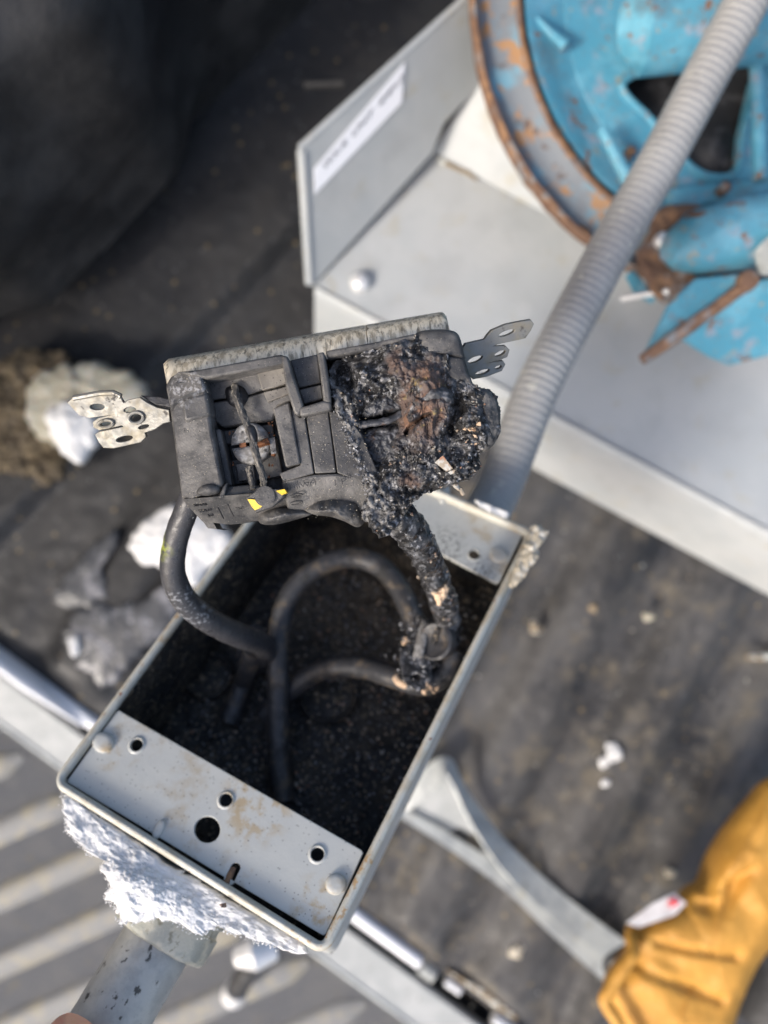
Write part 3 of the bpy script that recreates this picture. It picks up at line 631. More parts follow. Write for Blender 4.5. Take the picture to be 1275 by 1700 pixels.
gl = thing('work_glove', P(1200, 1600, .58), 'yellow leather work glove lying rumpled at the lower right corner', 'glove')
FG = FL(.50)
GO = [(1300, 1300), (1262, 1330), (1225, 1375), (1198, 1420), (1180, 1470), (1150, 1490), (1130, 1510), (1085, 1530), (1050, 1552), (1046, 1590), (1022, 1625), (1012, 1655), (1040, 1720), (1100, 1800), (1180, 1820), (1225, 1740), (1262, 1640), (1320, 1560), (1380, 1480), (1380, 1350)]
def glove_h(x, y, r):
    h = 14*(1-r**3)
    h += 3.4*math.sin((x*.55+y*.83)*.062 + 2.0*noise.noise(Vector((x*.012, y*.012, 1)))) * G(x, y, 1180, 1480, 90)
    h += 2.6*math.sin((x*.8-y*.6)*.05+1)*G(x, y, 1120, 1640, 90)
    h -= 16*ss(1175, 1262, x + (y-1700)*.40)*ss(1380, 1640, y)
    h -= 3.5*math.exp(-(seg(x, y, 1060, 1600, 1190, 1650)/9)**2) + 3*math.exp(-(seg(x, y, 1090, 1560, 1210, 1575)/8)**2) + 3*math.exp(-(seg(x, y, 1175, 1480, 1240, 1440)/8)**2)
    h -= 5*G(x, y, 1165, 1500, 20, 12); h -= 6*G(x, y, 1215, 1470, 10, 40, 30)
    h += 1.6*noise.fractal(Vector((x*.02, y*.02, 5)), 1, 2, 4)
    return h
m_ = MB(); lump(m_, FG, (1180, 1580), GO, glove_h, -40, 60, 200, edge=9, rough=3, rscale=.03, wrap=10, undercut=.8); m_.build('glove_shell', m_glove, gl, smooth=80)
m_ = MB(); m_.tube([Vector(q) for q in cr([tuple(P(x, y, d)) for x, y, d in ((1048, 1556, .50), (1052, 1580, .49), (1040, 1600, .488), (1018, 1636, .487), (1004, 1660, .487), (1020, 1690, .485), (1070, 1770, .485))], 8)], .0042, 16); m_.jitter(.0008, 80); m_.build('cuff_hem', m_glove, gl, smooth=80)
m_ = MB(); sx_ = cr([(1275, 1345), (1215, 1450), (1190, 1540), (1150, 1640), (1120, 1720)], 12)
def gsurf(x, y): return FG.wp(x, y, (glove_h(x, y, .5)+.1)*mm)
for i in range(0, len(sx_)-1, 1):
    a, b_ = sx_[i], sx_[i+1]; m_.tube([gsurf(*a), gsurf((a[0]*.4+b_[0]*.6), (a[1]*.4+b_[1]*.6))], .0007, 6)
m_.build('stitching', m_glove, gl)
m_ = MB(); f = [P(1040, 1533, .505), P(1085, 1500, .500), (P(1120, 1483, .498)), P(1140, 1500, .495), P(1120, 1520, .492), P(1060, 1540, .498)]; m_.slab(f, [p - Vector((0, 0, .0008)) for p in f]); tgm = m_.build('tag', m_tag, gl, bevel=.0003)
m_ = MB()
for a, b_ in (((1108, 1502), (1122, 1491)), ((1112, 1506), (1128, 1496)), ((1110, 1494), (1124, 1503))): m_.tube([P(*a, .4962), P(*b_, .4950)], .0011, 6, flat=.4)
m_.build('tag_print', m_red, tgm)
m_ = MB(); m_.tube([P(1262, 1700, .555), P(1290, 1620, .555), P(1340, 1560, .555)], [.02, .026, .02], 20, flat=.5); tag(m_.build('black_bag_strap', m_rubber), 'black padded strap at the lower right corner beside the glove', 'strap')

# ------------------------------------------------------------------ snow and debris on the bed
def snowlump(ctr, ol, d, h, name, label, mat=None, cat='snow', group=None, rough=5, back=-22, seed=0, edge=4):
    m_ = MB(); lump(m_, FL(d), ctr, ol, lambda x, y, r: h*(1-r*r) + (2 if h > 3 else .5)*noise.fractal(Vector((x*.04, y*.04, seed)), 1, 2, 4), back, 22, 90, edge=edge, rough=rough, rscale=.05, seed=seed)
    return tag(m_.build(name, mat or m_snow, smooth=80), label, cat, group)
snowlump((300, 890), [(212, 905), (235, 870), (275, 842), (320, 838), (370, 870), (385, 915), (350, 940), (320, 975), (280, 945), (235, 935)], .56, 6, 'snow_lump', 'rounded white snow lump framed by the bent black cable', rough=6, back=-30)
snowlump((115, 705), [(72, 690), (95, 668), (125, 665), (150, 690), (160, 715), (150, 745), (130, 768), (108, 755), (85, 735)], .55, 5, 'snow_lump', 'bluish snow lump lying on the pale dirty ice at left', seed=2, rough=7)
snowlump((150, 965), [(110, 950), (140, 920), (190, 880), (200, 895), (170, 940), (180, 975), (140, 1010), (90, 990)], .606, 1, 'snow_patch', 'thin streaky snow patch below the dirty ice', mat=m_slush, seed=3, rough=14, back=-6, edge=2)
snowlump((185, 1060), [(105, 1040), (160, 1010), (225, 1000), (300, 960), (290, 1030), (230, 1090), (190, 1130), (150, 1120), (120, 1080)], .605, 1.5, 'snow_patch', 'flat grey slush patch left of the box edge', mat=m_slush, seed=5, rough=16, back=-6, edge=1.5)
snowlump((120, 1075), [(112, 1060), (128, 1055), (132, 1080), (120, 1090)], .60, 2, 'snow_crumb', 'small snow crumb beside the grey slush patch', seed=6, back=-8, rough=3)
snowlump((140, 650), [(40, 650), (60, 622), (110, 605), (170, 602), (225, 622), (238, 655), (215, 690), (160, 715), (110, 740), (50, 715)], .565, 6, 'ice_chunk', 'pale dirty ice chunk half under the snow lump at left', mat=m_ice, cat='ice', seed=8, rough=8, back=-25)
def leaf_place(poly, d0, d1):
    xs = [p[0] for p in poly]; ys = [p[1] for p in poly]
    def f():
        for _ in range(30):
            x, y = random.uniform(min(xs), max(xs)), random.uniform(min(ys), max(ys))
            if inpoly(x, y, poly): return P(x, y, random.uniform(d0, d1))
    return f
m_ = MB(); lump(m_, FL(.575), (25, 690), [(-40, 640), (0, 600), (45, 578), (95, 585), (112, 606), (72, 640), (62, 700), (100, 735), (108, 765), (80, 806), (35, 785), (-30, 775)], lambda x, y, r: 6 - 5*r*r + 4*nz(x, y, .03, 90) + 1.5*ridge(x, y, .06, 91), -24, 40, 140, edge=4, rough=10, rscale=.05)
m_.chips(leaf_place([(0, 600), (60, 585), (100, 600), (60, 640), (60, 710), (100, 750), (80, 800), (-20, 770)], .567, .575), 120, .002, .006, .12)
tag(m_.build('dry_leaf_litter', m_leaf, smooth=None), 'brown dead leaf litter around the ice at the left edge', 'leaves', kind='stuff')
pts = [(1018, 1247, .008, m_snow, 'snow crumb, larger of two lying right of the box on the dark liner'), (1003, 1264, .0055, m_snow, 'smaller snow crumb touching the larger one right of the box'),
       (858, 1580, .007, m_crust, 'pale pebble on the liner below the folded strap'), (1110, 1448, .0055, m_crust, 'grey pebble on the liner just above the glove tag'),
       (890, 1043, .007, m_stain, 'yellowish crumb right of the box, on the dark liner'), (985, 1010, .0055, m_stain, 'tan crumb below the pale apron on the liner'),
       (1075, 1023, .0055, m_ice, 'pale grey crumb right of the tan one on the liner'), (1005, 1300, .004, m_snow, 'faint snow grain under the pair of snow crumbs')]
for i, (x, y, r, mt, lb_) in enumerate(pts):
    r *= .8
    m_ = MB(); c = P(x, y, .606)
    m_.lathe(Frame(c, Vector((1, 0, 0)), Vector((0, 1, 0))), [(r*.7, -r*.35), (r, 0), (r*.8, r*.35), (r*.4, r*.5), (0, r*.55)], 0, 0, 18); m_.jitter(r*.7, 160, i)
    tag(m_.build('crumb', mt, smooth=80), lb_, 'crumb', 'crumbs scattered on the bed liner')
def floorpt():
    x, y = random.uniform(600, 1300), random.uniform(800, 1700)
    p = P(x, y, .60); p.z = .006 + random.uniform(0, .004); return p
m_ = MB(); m_.chips(floorpt, 500, .0005, .0016, .7)
tag(m_.build('grit', m_stain, smooth=None), 'fine tan grit strewn over the dark bed liner right of the box', 'grit', kind='stuff')
m_ = MB(); m_.tube([P(1110, 1250, .606), P(1135, 1255, .606), P(1160, 1262, .606)], [.001, .002, .001], 8); tag(m_.build('twig', m_wall), 'short dark twig right of the snow crumbs', 'twig')
m_ = MB(); m_.tube([P(1240, 1090, .606), P(1262, 1092, .606), P(1290, 1086, .606)], [.002, .003, .003], 8); tag(m_.build('twig', m_stain), 'tan twig at the right edge of the picture', 'twig')

# ------------------------------------------------------------------ the box
bx = thing('electrical_box', B.W(BW/2, BL/2, -BD), 'grey painted steel electrical box, open and sooted black inside', 'electrical box')
m_ = MB(); curve_plate(m_, B, rrect(0, 0, BW, BL, .005), [rrect(.0029, .0029, BW-.0029, BL-.0029, .0014)], 0, .0045, .0016); m_.jitter(.00018, 160); m_.build('rim', m_rim, bx, smooth=50)
m_ = MB(); curve_plate(m_, B, rrect(.0012, .0012, BW-.0012, BL-.0012, .004), [rrect(.0024, .0024, BW-.0024, BL-.0024, .003)], -.0035, BD-.0035, 0); m_.build('outer_shell', m_paint, bx)
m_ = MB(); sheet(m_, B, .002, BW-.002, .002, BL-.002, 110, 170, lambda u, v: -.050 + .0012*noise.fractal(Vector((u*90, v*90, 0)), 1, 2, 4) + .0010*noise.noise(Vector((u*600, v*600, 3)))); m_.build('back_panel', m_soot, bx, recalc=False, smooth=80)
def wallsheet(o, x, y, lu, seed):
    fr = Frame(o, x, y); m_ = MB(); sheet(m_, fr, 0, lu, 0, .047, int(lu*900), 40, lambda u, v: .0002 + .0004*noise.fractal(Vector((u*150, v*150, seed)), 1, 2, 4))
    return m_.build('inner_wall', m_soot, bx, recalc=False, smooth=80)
nB = -B.z
t_ = .0026
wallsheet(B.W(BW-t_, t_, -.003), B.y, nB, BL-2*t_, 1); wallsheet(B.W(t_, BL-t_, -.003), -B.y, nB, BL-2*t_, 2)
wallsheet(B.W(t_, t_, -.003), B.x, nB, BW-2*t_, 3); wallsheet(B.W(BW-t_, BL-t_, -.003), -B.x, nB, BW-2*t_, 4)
# the walls' sheets face inward: flip check is unnecessary, both sides shade alike
for (x, y, r) in ((545, 1152, .0115), (345, 1120, .0095)):
    hh = -.0475; u, v = B.px(x, y, hh); m_ = MB()
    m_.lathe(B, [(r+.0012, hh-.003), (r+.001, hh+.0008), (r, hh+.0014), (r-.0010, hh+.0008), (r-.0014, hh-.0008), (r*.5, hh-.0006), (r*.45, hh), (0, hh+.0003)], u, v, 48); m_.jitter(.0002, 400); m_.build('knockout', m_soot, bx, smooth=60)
# mounting tabs
th = -.0030
tabo = pxl(B, [(112, 1299), (113, 1294), (192, 1183), (197, 1179), (600, 1411), (603, 1416), (541, 1551), (536, 1553)], th)
H_ = [ell(B, 344, 1377, 21.5, 22, 0, 32, th), ell(B, 375, 1328, 11, 11.5, 0, 20, th), ell(B, 227, 1237, 10.5, 11, 0, 20, th), ell(B, 527, 1418, 11.5, 11.5, 0, 20, th), slot(B, 392, 1440, 372, 1480, 8, th)]
H_[4] = [q for q in H_[4]]
tab = MB(); curve_plate(tab, B, tabo, [H_[0], H_[1], H_[2], H_[3], slot(B, 391, 1440, 381, 1460, 8, th)], th, .0016, .00025); tab = tab.build('mounting_tab', m_paint, bx, smooth=50)
def raised_ring(x, y, r, par, w=.0007, h=.0005):
    u, v = B.px(x, y, th); m_ = MB(); m_.lathe(B, [(r, th-.0002), (r+w*.3, th+h), (r+w*.8, th+h*.8), (r+w*1.6, th-.0002)], u, v, 40); m_.build('hole_flange', m_paint, par, recalc=False, smooth=60)
for (x, y) in ((375, 1328), (227, 1237), (527, 1418)): raised_ring(x, y, .0021, tab)
def dimple(x, y, rx, ry, rot, par, h=.0013, mat=None):
    o_ = ell(B, x, y, rx, ry, rot, 28, th); c = B.px(x, y, th); m_ = MB(); vs = []; fs = []
    pr = [(1.0, -.0002), (.93, h*.6), (.82, h), (.4, h*1.06)]
    for s_, hh in pr:
        for (u, v) in o_: vs.append(B.W(c[0]+(u-c[0])*s_, c[1]+(v-c[1])*s_, th+hh))
    vs.append(B.W(c[0], c[1], th+h*1.08)); n = len(o_)
    for i in range(3):
        for k_ in range(n): fs.append((i*n+k_, i*n+(k_+1) % n, (i+1)*n+(k_+1) % n, (i+1)*n+k_))
    fs += [(3*n+k_, 3*n+(k_+1) % n, 4*n) for k_ in range(n)]
    m_.add(vs, fs); m_.build('rivet', mat or m_paint, par, recalc=False, smooth=60)
dimple(172, 1233, 19, 18, 0, tab); dimple(558, 1468, 18, 19, 30, tab); dimple(264, 1377, 8, 19, 28, tab, .0009)
m_ = MB(); m_.tube([B.wp(388, 1440, th-.001), B.wp(376, 1466, th-.0006)], [.0009, .0012], 12); m_.jitter(.0003, 600); m_.build('slot_tongue', m_rust, tab)
tabt = pxl(B, [(522, 730), (526, 727), (862, 882), (867, 888), (829, 966), (824, 968), (470, 780)], th)
m_ = MB(); curve_plate(m_, B, tabt, [ell(B, 787, 921, 9.5, 9.5, 0, 20, th)], th, .0016, .00025); tab2 = m_.build('mounting_tab', m_paint, bx, smooth=50); tab2['label'] = 'far mounting tab, its inner edge blackened by soot'
raised_ring(787, 921, .0022, tab2, .0005, .0003); dimple(828, 922, 16, 13, 20, tab2, .0012); dimple(738, 822, 7, 16, 22, tab2, .0012)

# hub and rigid conduit under the lower wall
hc = B.W(BW/2, .001, -.027); HX = -B.y
HF = Frame(hc, B.x, B.z)          # z = x cross z(B)
if HF.z.dot(HX) < 0: HF = Frame(hc, B.z, B.x)
m_ = MB(); m_.lathe(HF, [(.0168, -.002), (.0168, .008), (.0172, .0085), (.0172, .0105), (.0160, .0112), (.0160, .0135), (.0169, .0140), (.0169, .0215), (.0160, .0228), (.0125, .0235)], 0, 0, 64); m_.jitter(.0003, 260); m_.build('conduit_hub', m_hub, bx, smooth=40)
m_ = MB(); m_.lathe(HF, [(.0119, .018)] + [(.0119, .022+.002*i) for i in range(90)], 0, 0, 48); m_.jitter(.00015, 200)
m_.build('rigid_conduit', m_galv, bx, smooth=60)

# soot crumbs loose in the box
def boxpt():
    u, v = random.uniform(.01, BW-.006), random.uniform(.03, BL-.02); return B.W(u, v, -.0485 + random.uniform(0, .002))
m_ = MB(); m_.chips(boxpt, 1500, .0003, .0011, .8)
def boxwall():
    v = random.uniform(.03, BL-.02); return B.W(BW-.0032, v, -random.uniform(.006, .047))
m_.chips(boxwall, 500, .0002, .0007, .8)
tag(m_.build('soot_crumbs', m_charchip, smooth=None), 'loose black and grey soot crumbs littering the inside of the box', 'soot', kind='stuff')
m_ = MB(); m_.chips(boxpt, 420, .0004, .0014, .7)
tag(m_.build('tan_crumbs', m_ash, smooth=None), 'tan and pale ash crumbs scattered over the box back', 'ash', kind='stuff')

# ------------------------------------------------------------------ cables
def BP(x, y, h): return tuple(B.wp(x, y, h*mm))
def cable(name, pts, r, mat, label, jit=(.00012, 500), seg=28, n=14):
    c = [Vector(q) for q in cr(pts, n)]
    rr = r if not hasattr(r, '__len__') else [r[min(int(i/(len(c)-1)*(len(r)-1)), len(r)-2)]*(1-(i/(len(c)-1)*(len(r)-1)) % 1 if i < len(c)-1 else 0) + r[min(int(i/(len(c)-1)*(len(r)-1))+1, len(r)-1)]*((i/(len(c)-1)*(len(r)-1)) % 1 if i < len(c)-1 else 1) for i in range(len(c))]
    m_ = MB(); m_.tube(c, rr, seg); m_.jitter(jit[0], jit[1]); return tag(m_.build(name, mat, smooth=80), label, 'cable')
cable('power_cable', [tuple(P(330, 790, .215)), tuple(P(312, 840, .219)), tuple(P(293, 893, .224)), tuple(P(287, 950, .230)), tuple(P(308, 998, .238)), tuple(P(352, 1033, .248)), tuple(P(400, 1056, .262)), BP(432, 1068, -12), BP(440, 1085, -26), BP(415, 1110, -46)], [.0033, .0035, .0036, .0038, .0041, .0042, .0043, .0042, .0042, .0042], m_cable_g, 'thick black cable with a green scuff, bending from the outlet over the box rim')
cable('power_cable', [BP(470, 1330, -47), BP(462, 1250, -42), BP(462, 1150, -34), BP(462, 1060, -27), BP(480, 990, -20), BP(525, 945, -15), BP(580, 926, -12), BP(628, 938, -10), BP(662, 975, -9), BP(684, 1020, -9), BP(700, 1065, -10)], .0043, m_cable, 'black cable arching up in a wide loop in the middle of the box')
cable('power_cable', [BP(440, 1190, -47), BP(490, 1140, -38), BP(540, 1112, -30), BP(600, 1108, -22), BP(650, 1122, -15), BP(700, 1136, -12), BP(738, 1120, -11), BP(752, 1085, -10)], .0043, m_cable, 'short black cable curving along the box back to the bolt connector')
cable('power_cable', [BP(422, 1078, -22), BP(408, 1120, -38), BP(402, 1140, -44), BP(380, 1200, -48)], .0042, m_cable, 'stub of black cable dropping out of sight below the scuffed cable')
# charred run from the outlet to the connector
c = [Vector(q) for q in cr([tuple(P(640, 845, .215)), tuple(P(672, 868, .219)), tuple(P(698, 905, .228)), tuple(P(718, 950, .246)), tuple(P(733, 990, .259)), BP(744, 1030, -1), BP(746, 1062, -10)], 26)]
rr = [.0058 - .0013*min(1, i/70) + .0006*noise.noise(Vector((i*.13, 3, 1)))*2 for i in range(len(c))]
m_ = MB(); m_.tube(c, rr, 40); m_.jitter(.0009, 260, 3, amp2=.00018, scale2=900)
chc = m_.build('charred_cable', m_char, smooth=80); tag(chc, 'burnt flaking cable running from the melted outlet down to the connector', 'cable')
m_ = MB()
lump(m_, Frame(P(728, 982, .2490), Vector((1, 0, 0)), Vector((0, 1, .3))), (728, 975), [(712, 968), (728, 958), (742, 965), (745, 985), (735, 1000), (727, 1008), (720, 990)], lambda x, y, r: 1.2*(1-r*r)+.5*noise.noise(Vector((x*.2, y*.2, 1))), -3.5, 14, 50, edge=.4, rough=3, rscale=.2)
m_.build('peach_patch', m_peach, chc, smooth=80)
def along():
    i = random.randrange(4, len(c)-2); a = random.uniform(0, 6.28); t = (c[i+1]-c[i]).normalized(); o_ = t.orthogonal().normalized(); q = t.cross(o_)
    return c[i] + (o_*math.cos(a)+q*math.sin(a))*(rr[i]+.0002)
m_ = MB(); m_.chips(along, 120, .0002, .0006, .5); m_.build('char_flakes', m_charchip, chc, smooth=None)['kind'] = 'stuff'
m_ = MB(); m_.chips(along, 36, .0005, .0012, .5); m_.build('ash_flecks', m_ash, chc, smooth=None)['kind'] = 'stuff'

# split bolt connector
cn = thing('split_bolt_connector', B.wp(715, 1080, -14*mm), 'burnt split bolt connector clamping the cables near the box right wall', 'connector')
nf = Vector((-.55, .25, .85)).normalized(); xf = Vector((.35, .95, 0)); CF = Frame(B.wp(720, 1064, 0), xf - nf*xf.dot(nf), nf.cross(xf))
m_ = MB(); m_.lathe(CF, [(.0062, -.007), (.0068, -.003), (.0070, -.0006), (.0062, 0), (.0052, -.0008), (0, -.0010)], 0, 0, 40); m_.jitter(.0002, 500); m_.build('bolt_head', m_cable, cn, smooth=50)
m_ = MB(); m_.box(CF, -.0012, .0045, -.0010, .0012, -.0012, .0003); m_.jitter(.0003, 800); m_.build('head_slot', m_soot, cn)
m_ = MB(); m_.tube([B.wp(706, 1035, -4*mm), B.wp(700, 1060, -2*mm), B.wp(694, 1090, -3*mm)], [.0017, .0021, .0018], 16, flat=.45, up=Vector((1, .3, 0))); m_.jitter(.0003, 600); m_.build('pressure_bar', m_screw, cn)
m_ = MB(); FC = Frame(B.wp(695, 1120, -5*mm), B.x, B.y)
curve_plate(m_, FC, pxl(FC, cr([(670, 1075), (700, 1070), (716, 1100), (714, 1135), (692, 1148), (672, 1132), (664, 1100)], 4, True)), [ell(FC, 690, 1127, 8, 8)], .0008, .0022, .0004); m_.jitter(.0005, 450); m_.build('lug', m_char, cn)
m_ = MB(); m_.tube([B.wp(690, 1030, -7*mm), B.wp(697, 1024, -4*mm), B.wp(706, 1032, -3*mm), B.wp(708, 1046, -5*mm)], .0014, 12); m_.jitter(.0003, 500); m_.build('curled_strip', m_char, cn)
def nearconn(x, y, sx, sy, h=-5): return lambda: B.wp(random.gauss(x, sx), random.gauss(y, sy), (h+random.uniform(-2, 2))*mm)
m_ = MB(); m_.chips(nearconn(695, 1075, 14, 28, -6), 420, .0003, .0013, .5); m_.build('char_flakes', m_charchip, cn, smooth=None)['kind'] = 'stuff'
m_ = MB(); m_.tube([Vector(q) for q in cr([BP(655, 1122, -8), BP(662, 1133, -7), BP(676, 1139, -7)], 6)], [.0007]+[.0013]*11+[.0007], 10, flat=.6)
m_.chips(nearconn(708, 1142, 9, 5, -7), 16, .0008, .0018, .7); m_.chips(nearconn(672, 1065, 6, 6, -5), 8, .0006, .0016, .7); m_.chips(nearconn(742, 1070, 5, 4, -4), 8, .0006, .0014, .7)
m_.build('ash_flecks', m_peach, cn, smooth=None)['kind'] = 'stuff'

# ------------------------------------------------------------------ the burnt outlet
ot = thing('burnt_outlet', R.W(0, 0, -.034), 'burnt black power outlet, its right half melted, with metal mounting ears', 'outlet')
def S(pts, h=None): return [(x, y, h) if len(q) == 2 else q for q in pts for x, y in [q[:2]]] if h is not None else pts
# main block
m_ = MB()
curve_plate(m_, R, pxl(R, [(277, 640), (286, 626), (345, 614), (520, 584), (742, 548), (762, 556), (774, 600), (782, 640), (760, 790), (690, 815), (640, 850), (600, 850), (455, 850), (380, 858), (302, 828)], -12*mm), [], -12*mm, .022, .0008)
m_.build('rear_block', m_dark, ot)
def P_(name, polys, mat, bev=.0004, jit=.00008):
    m_ = MB()
    for pts, back in polys: m_.pslab(R, pts, back)
    o = m_.build(name, mat, ot, smooth=30, bevel=bev); return o
def HP(pts, h): return [(x, y, h) for x, y in pts]
P_('left_post', [([(277, 642, -3), (292, 636, -.5), (298, 634, 0), (335, 627, 0), (340, 640, 0), (352, 715, -.2), (371, 806, 0), (348, 818, 0), (322, 826, 0), (312, 828, -.5), (301, 829, -3)], -30)], m_body, .0009)
P_('left_post_cap', [([(274, 640, -3), (283, 624, -2), (300, 618, .3), (334, 612, .8), (342, 650, .8), (312, 660, .8), (292, 672, .4), (283, 686, -1.6)], -20), (HP([(300, 662), (343, 651), (350, 690), (305, 702)], .4), -8)], m_body, .0009)
P_('top_lip', [(HP([(300, 619), (466, 588), (477, 592), (480, 602), (342, 629)], 1.0), -20), ([(540, 582, .5), (620, 568, .5), (690, 553, .5), (692, 564, 0), (620, 580, 0), (543, 594, 0)], -20)], m_body, .0006)
P_('channel_ridge', [(HP([(466, 589), (478, 591), (486, 620), (504, 674), (496, 690), (488, 686), (474, 640)], 1.4), -14), (HP([(497, 677), (537, 665), (550, 668), (549, 680), (498, 692)], 1.5), -14), (HP([(526, 586), (538, 583), (545, 625), (550, 670), (537, 668), (531, 620)], 1.3), -14)], m_body, .0006)
P_('channel_floor', [([(481, 598, -5), (527, 588, -5), (533, 636, -5), (496, 645, -5)], -14), ([(496, 647, -3.5), (533, 638, -3.5), (537, 662, -3.5), (504, 672, -3.5)], -14)], m_body, .0004)
P_('recess_floor', [([(341, 636, -7), (478, 604, -5), (486, 634, -4.5), (440, 646, -6), (412, 655, -6.5), (350, 664, -7)], -14), ([(352, 668, -7), (412, 658, -6.8), (455, 645, -6.3), (483, 640, -5), (488, 664, -4), (462, 674, -5), (452, 698, -6.5), (370, 710, -7.5), (358, 700, -7)], -14)], m_body, .0005)
P_('recess_patch', [([(427, 620, -4.6), (476, 606, -4.2), (484, 634, -4), (455, 643, -4.4), (435, 648, -5)], -8), ([(437, 651, -5), (462, 645, -4.6), (484, 638, -4.2), (486, 652, -4), (444, 668, -4.8)], -8)], m_body_l, .0003)
P_('terminal_wall', [([(453, 678, -1.2), (480, 667, -1), (499, 770, -1.2), (474, 776, -1.2)], -14), ([(356, 712, -4), (366, 712, -4), (386, 806, -4), (374, 808, -4)], -14)], m_body, .0005)
P_('terminal_plate', [(HP([(370, 715), (452, 703), (456, 730), (374, 738)], -9), -14), (HP([(380, 765), (462, 752), (470, 790), (388, 806)], -9.5), -14), (HP([(390, 770), (420, 766), (426, 806), (412, 812), (410, 798), (396, 800)], -7.5), -14)], m_body, .0003)
P_('side_field', [(HP([(482, 676), (497, 693), (506, 691), (521, 786), (470, 800), (464, 786), (499, 772)], -2), -14), (HP([(508, 692), (545, 683), (558, 784), (523, 786)], -2.4), -14), (HP([(546, 682), (575, 690), (600, 720), (630, 790), (600, 800), (560, 785)], -2.1), -14)], m_body, .0003)
P_('lower_field', [([(466, 798, -2.2), (521, 788, -2.2), (560, 786, -2.2), (600, 790, -2.2), (640, 830, -2.2), (640, 860, -7), (600, 868, -7), (580, 858, -6.5), (530, 848, -6.5), (478, 852, -6)], -26)], m_body, .0008)
P_('recess_tray', [([(352, 818, -2.5), (372, 808, -3.5), (422, 804, -3.5), (440, 812, -2), (430, 822, -1.5), (355, 828, -1.5)], -14), ([(368, 808, -1), (378, 800, -1), (372, 826, -1), (362, 828, -1)], -12)], m_body, .0004)
P_('lower_face', [([(302, 829, -1.2), (340, 826, -.8), (430, 818, -.8), (470, 812, -1.5), (478, 842, -8), (440, 862, -9), (382, 871, -9.5), (336, 866, -9)], -26), ([(337, 866, -12), (352, 864, -12), (360, 878, -13), (372, 880, -13), (345, 877, -13)], -20)], m_body, .0005)
# raised panel outline and moulded lettering on the lower face (frame tilted like that face)
LFm = plane_frame(R.wp(302, 829, -1.2*mm), R.wp(430, 818, -.8*mm), R.wp(336, 866, -9*mm))
if LFm.z.dot(CAMP-LFm.o) < 0: LFm = Frame(LFm.o, LFm.x, -LFm.y)
m_ = MB()
for (x0, y0, x1, y1) in ((361, 841, 371, 861), (378, 837, 388, 857), (361, 841, 378, 837)): m_.tube([LFm.wp(x0, y0, .0002), LFm.wp(x1, y1, .0002)], .00018, 8)
m_.build('moulded_frame', m_dark, ot)
m_ = MB()
for s_, x, y in (('NMM', 322, 841), ('1S', 337, 839), ('TER', 331, 850), ('60', 345, 848), ('LIS', 346, 857), ('75C', 392, 846), ('CU', 396, 858)):
    text_mesh(m_, s_, LFm, *LFm.px(x, y, .0002), .0013, .05, .00025, .0001)
o_ = m_.build('moulded_lettering', m_dark, ot, smooth=None)
TXF = Frame(R.wp(550, 820, -1.9*mm), R.x, R.y)
m_ = MB()
def TX(s, x, y, size, sy=1.0, h=.0004, rot=0.0):
    o0 = TXF.wp(x, y, h); ex_ = TXF.x*size; ey_ = TXF.y*size*sy
    text_mesh(m_, s, TXF, 0, 0, 1, 0, 0, 0, skew=lambda a, b_, z: o0 + ex_*(a*math.cos(rot)-b_*math.sin(rot)) + ey_*(b_*math.cos(rot)+a*math.sin(rot)) + TXF.z*z)
TX('HI- C A', 483, 806, .0021, .7); TX('HIIWM', 481, 813, .0024, .7, rot=.02); TX('I  F', 556, 806, .0022, 1.0, .0004); TX('II', 577, 795, .0022, 1.0)
m_.build('moulded_lettering', m_dark, ot, smooth=None)
m_ = MB()
for yy in (821, 833): m_.tube([Vector(q) for q in cr([tuple(R.wp(482, yy+2, -3.2*mm)), tuple(R.wp(494, yy-2, -2.8*mm)), tuple(R.wp(502, yy, -2.9*mm)), tuple(R.wp(495, yy+4, -3.4*mm)), tuple(R.wp(484, yy+5, -3.6*mm))], 5)], .00018, 6)
m_.build('moulded_ring', m_dark, ot)
# terminal screw: two half heads with a slot
scr = []
for sgn_ in (1, -1):
    m_ = MB(); u0, v0 = R.px(416, 737, -7*mm); fr = Frame(R.W(u0, v0 + sgn_*.0005, -.0095), R.x, R.y)
    rS = .0052; ol = [(rS*math.cos(t), sgn_*(rS*math.sin(t))) for t in [math.pi*i/20 for i in range(21)]]
    if sgn_ < 0: ol = ol[::-1]
    curve_plate(m_, fr, ol, [], .0035, .004, .0011); m_.jitter(.0002, 400); scr.append(m_.build('screw_half_head', m_screw, ot, smooth=60))
m_ = MB(); u0, v0 = R.px(405, 738, -8*mm); m_.box(R, u0-.001, u0+.0008, v0-.0009, v0+.0009, -.010, -.0066); m_.tube([R.wp(427, 739, -5.2*mm), R.wp(446, 732, -5.5*mm)], [.0008, .0010], 10); m_.jitter(.0002, 800); m_.build('copper_bit', m_brass, ot)
m_ = MB(); m_.box(R, *sorted((R.px(449, 0, 0)[0], R.px(458, 0, 0)[0])), R.px(450, 757, 0)[1], R.px(450, 718, 0)[1], -.010, -.006) if False else m_.pslab(R, HP([(446, 728), (456, 726), (459, 752), (450, 754)], -6), -12); m_.build('clamp_tab', m_screw, ot)
m_ = MB(); m_.chips(lambda: R.wp(random.choice((447, 452, 455, 381, 387)), random.choice((704, 719, 755, 772, 790)) + random.gauss(0, 1.5), -7*mm), 26, .0003, .0007); m_.build('brass_specks', m_brass, ot, smooth=None)['kind'] = 'stuff'
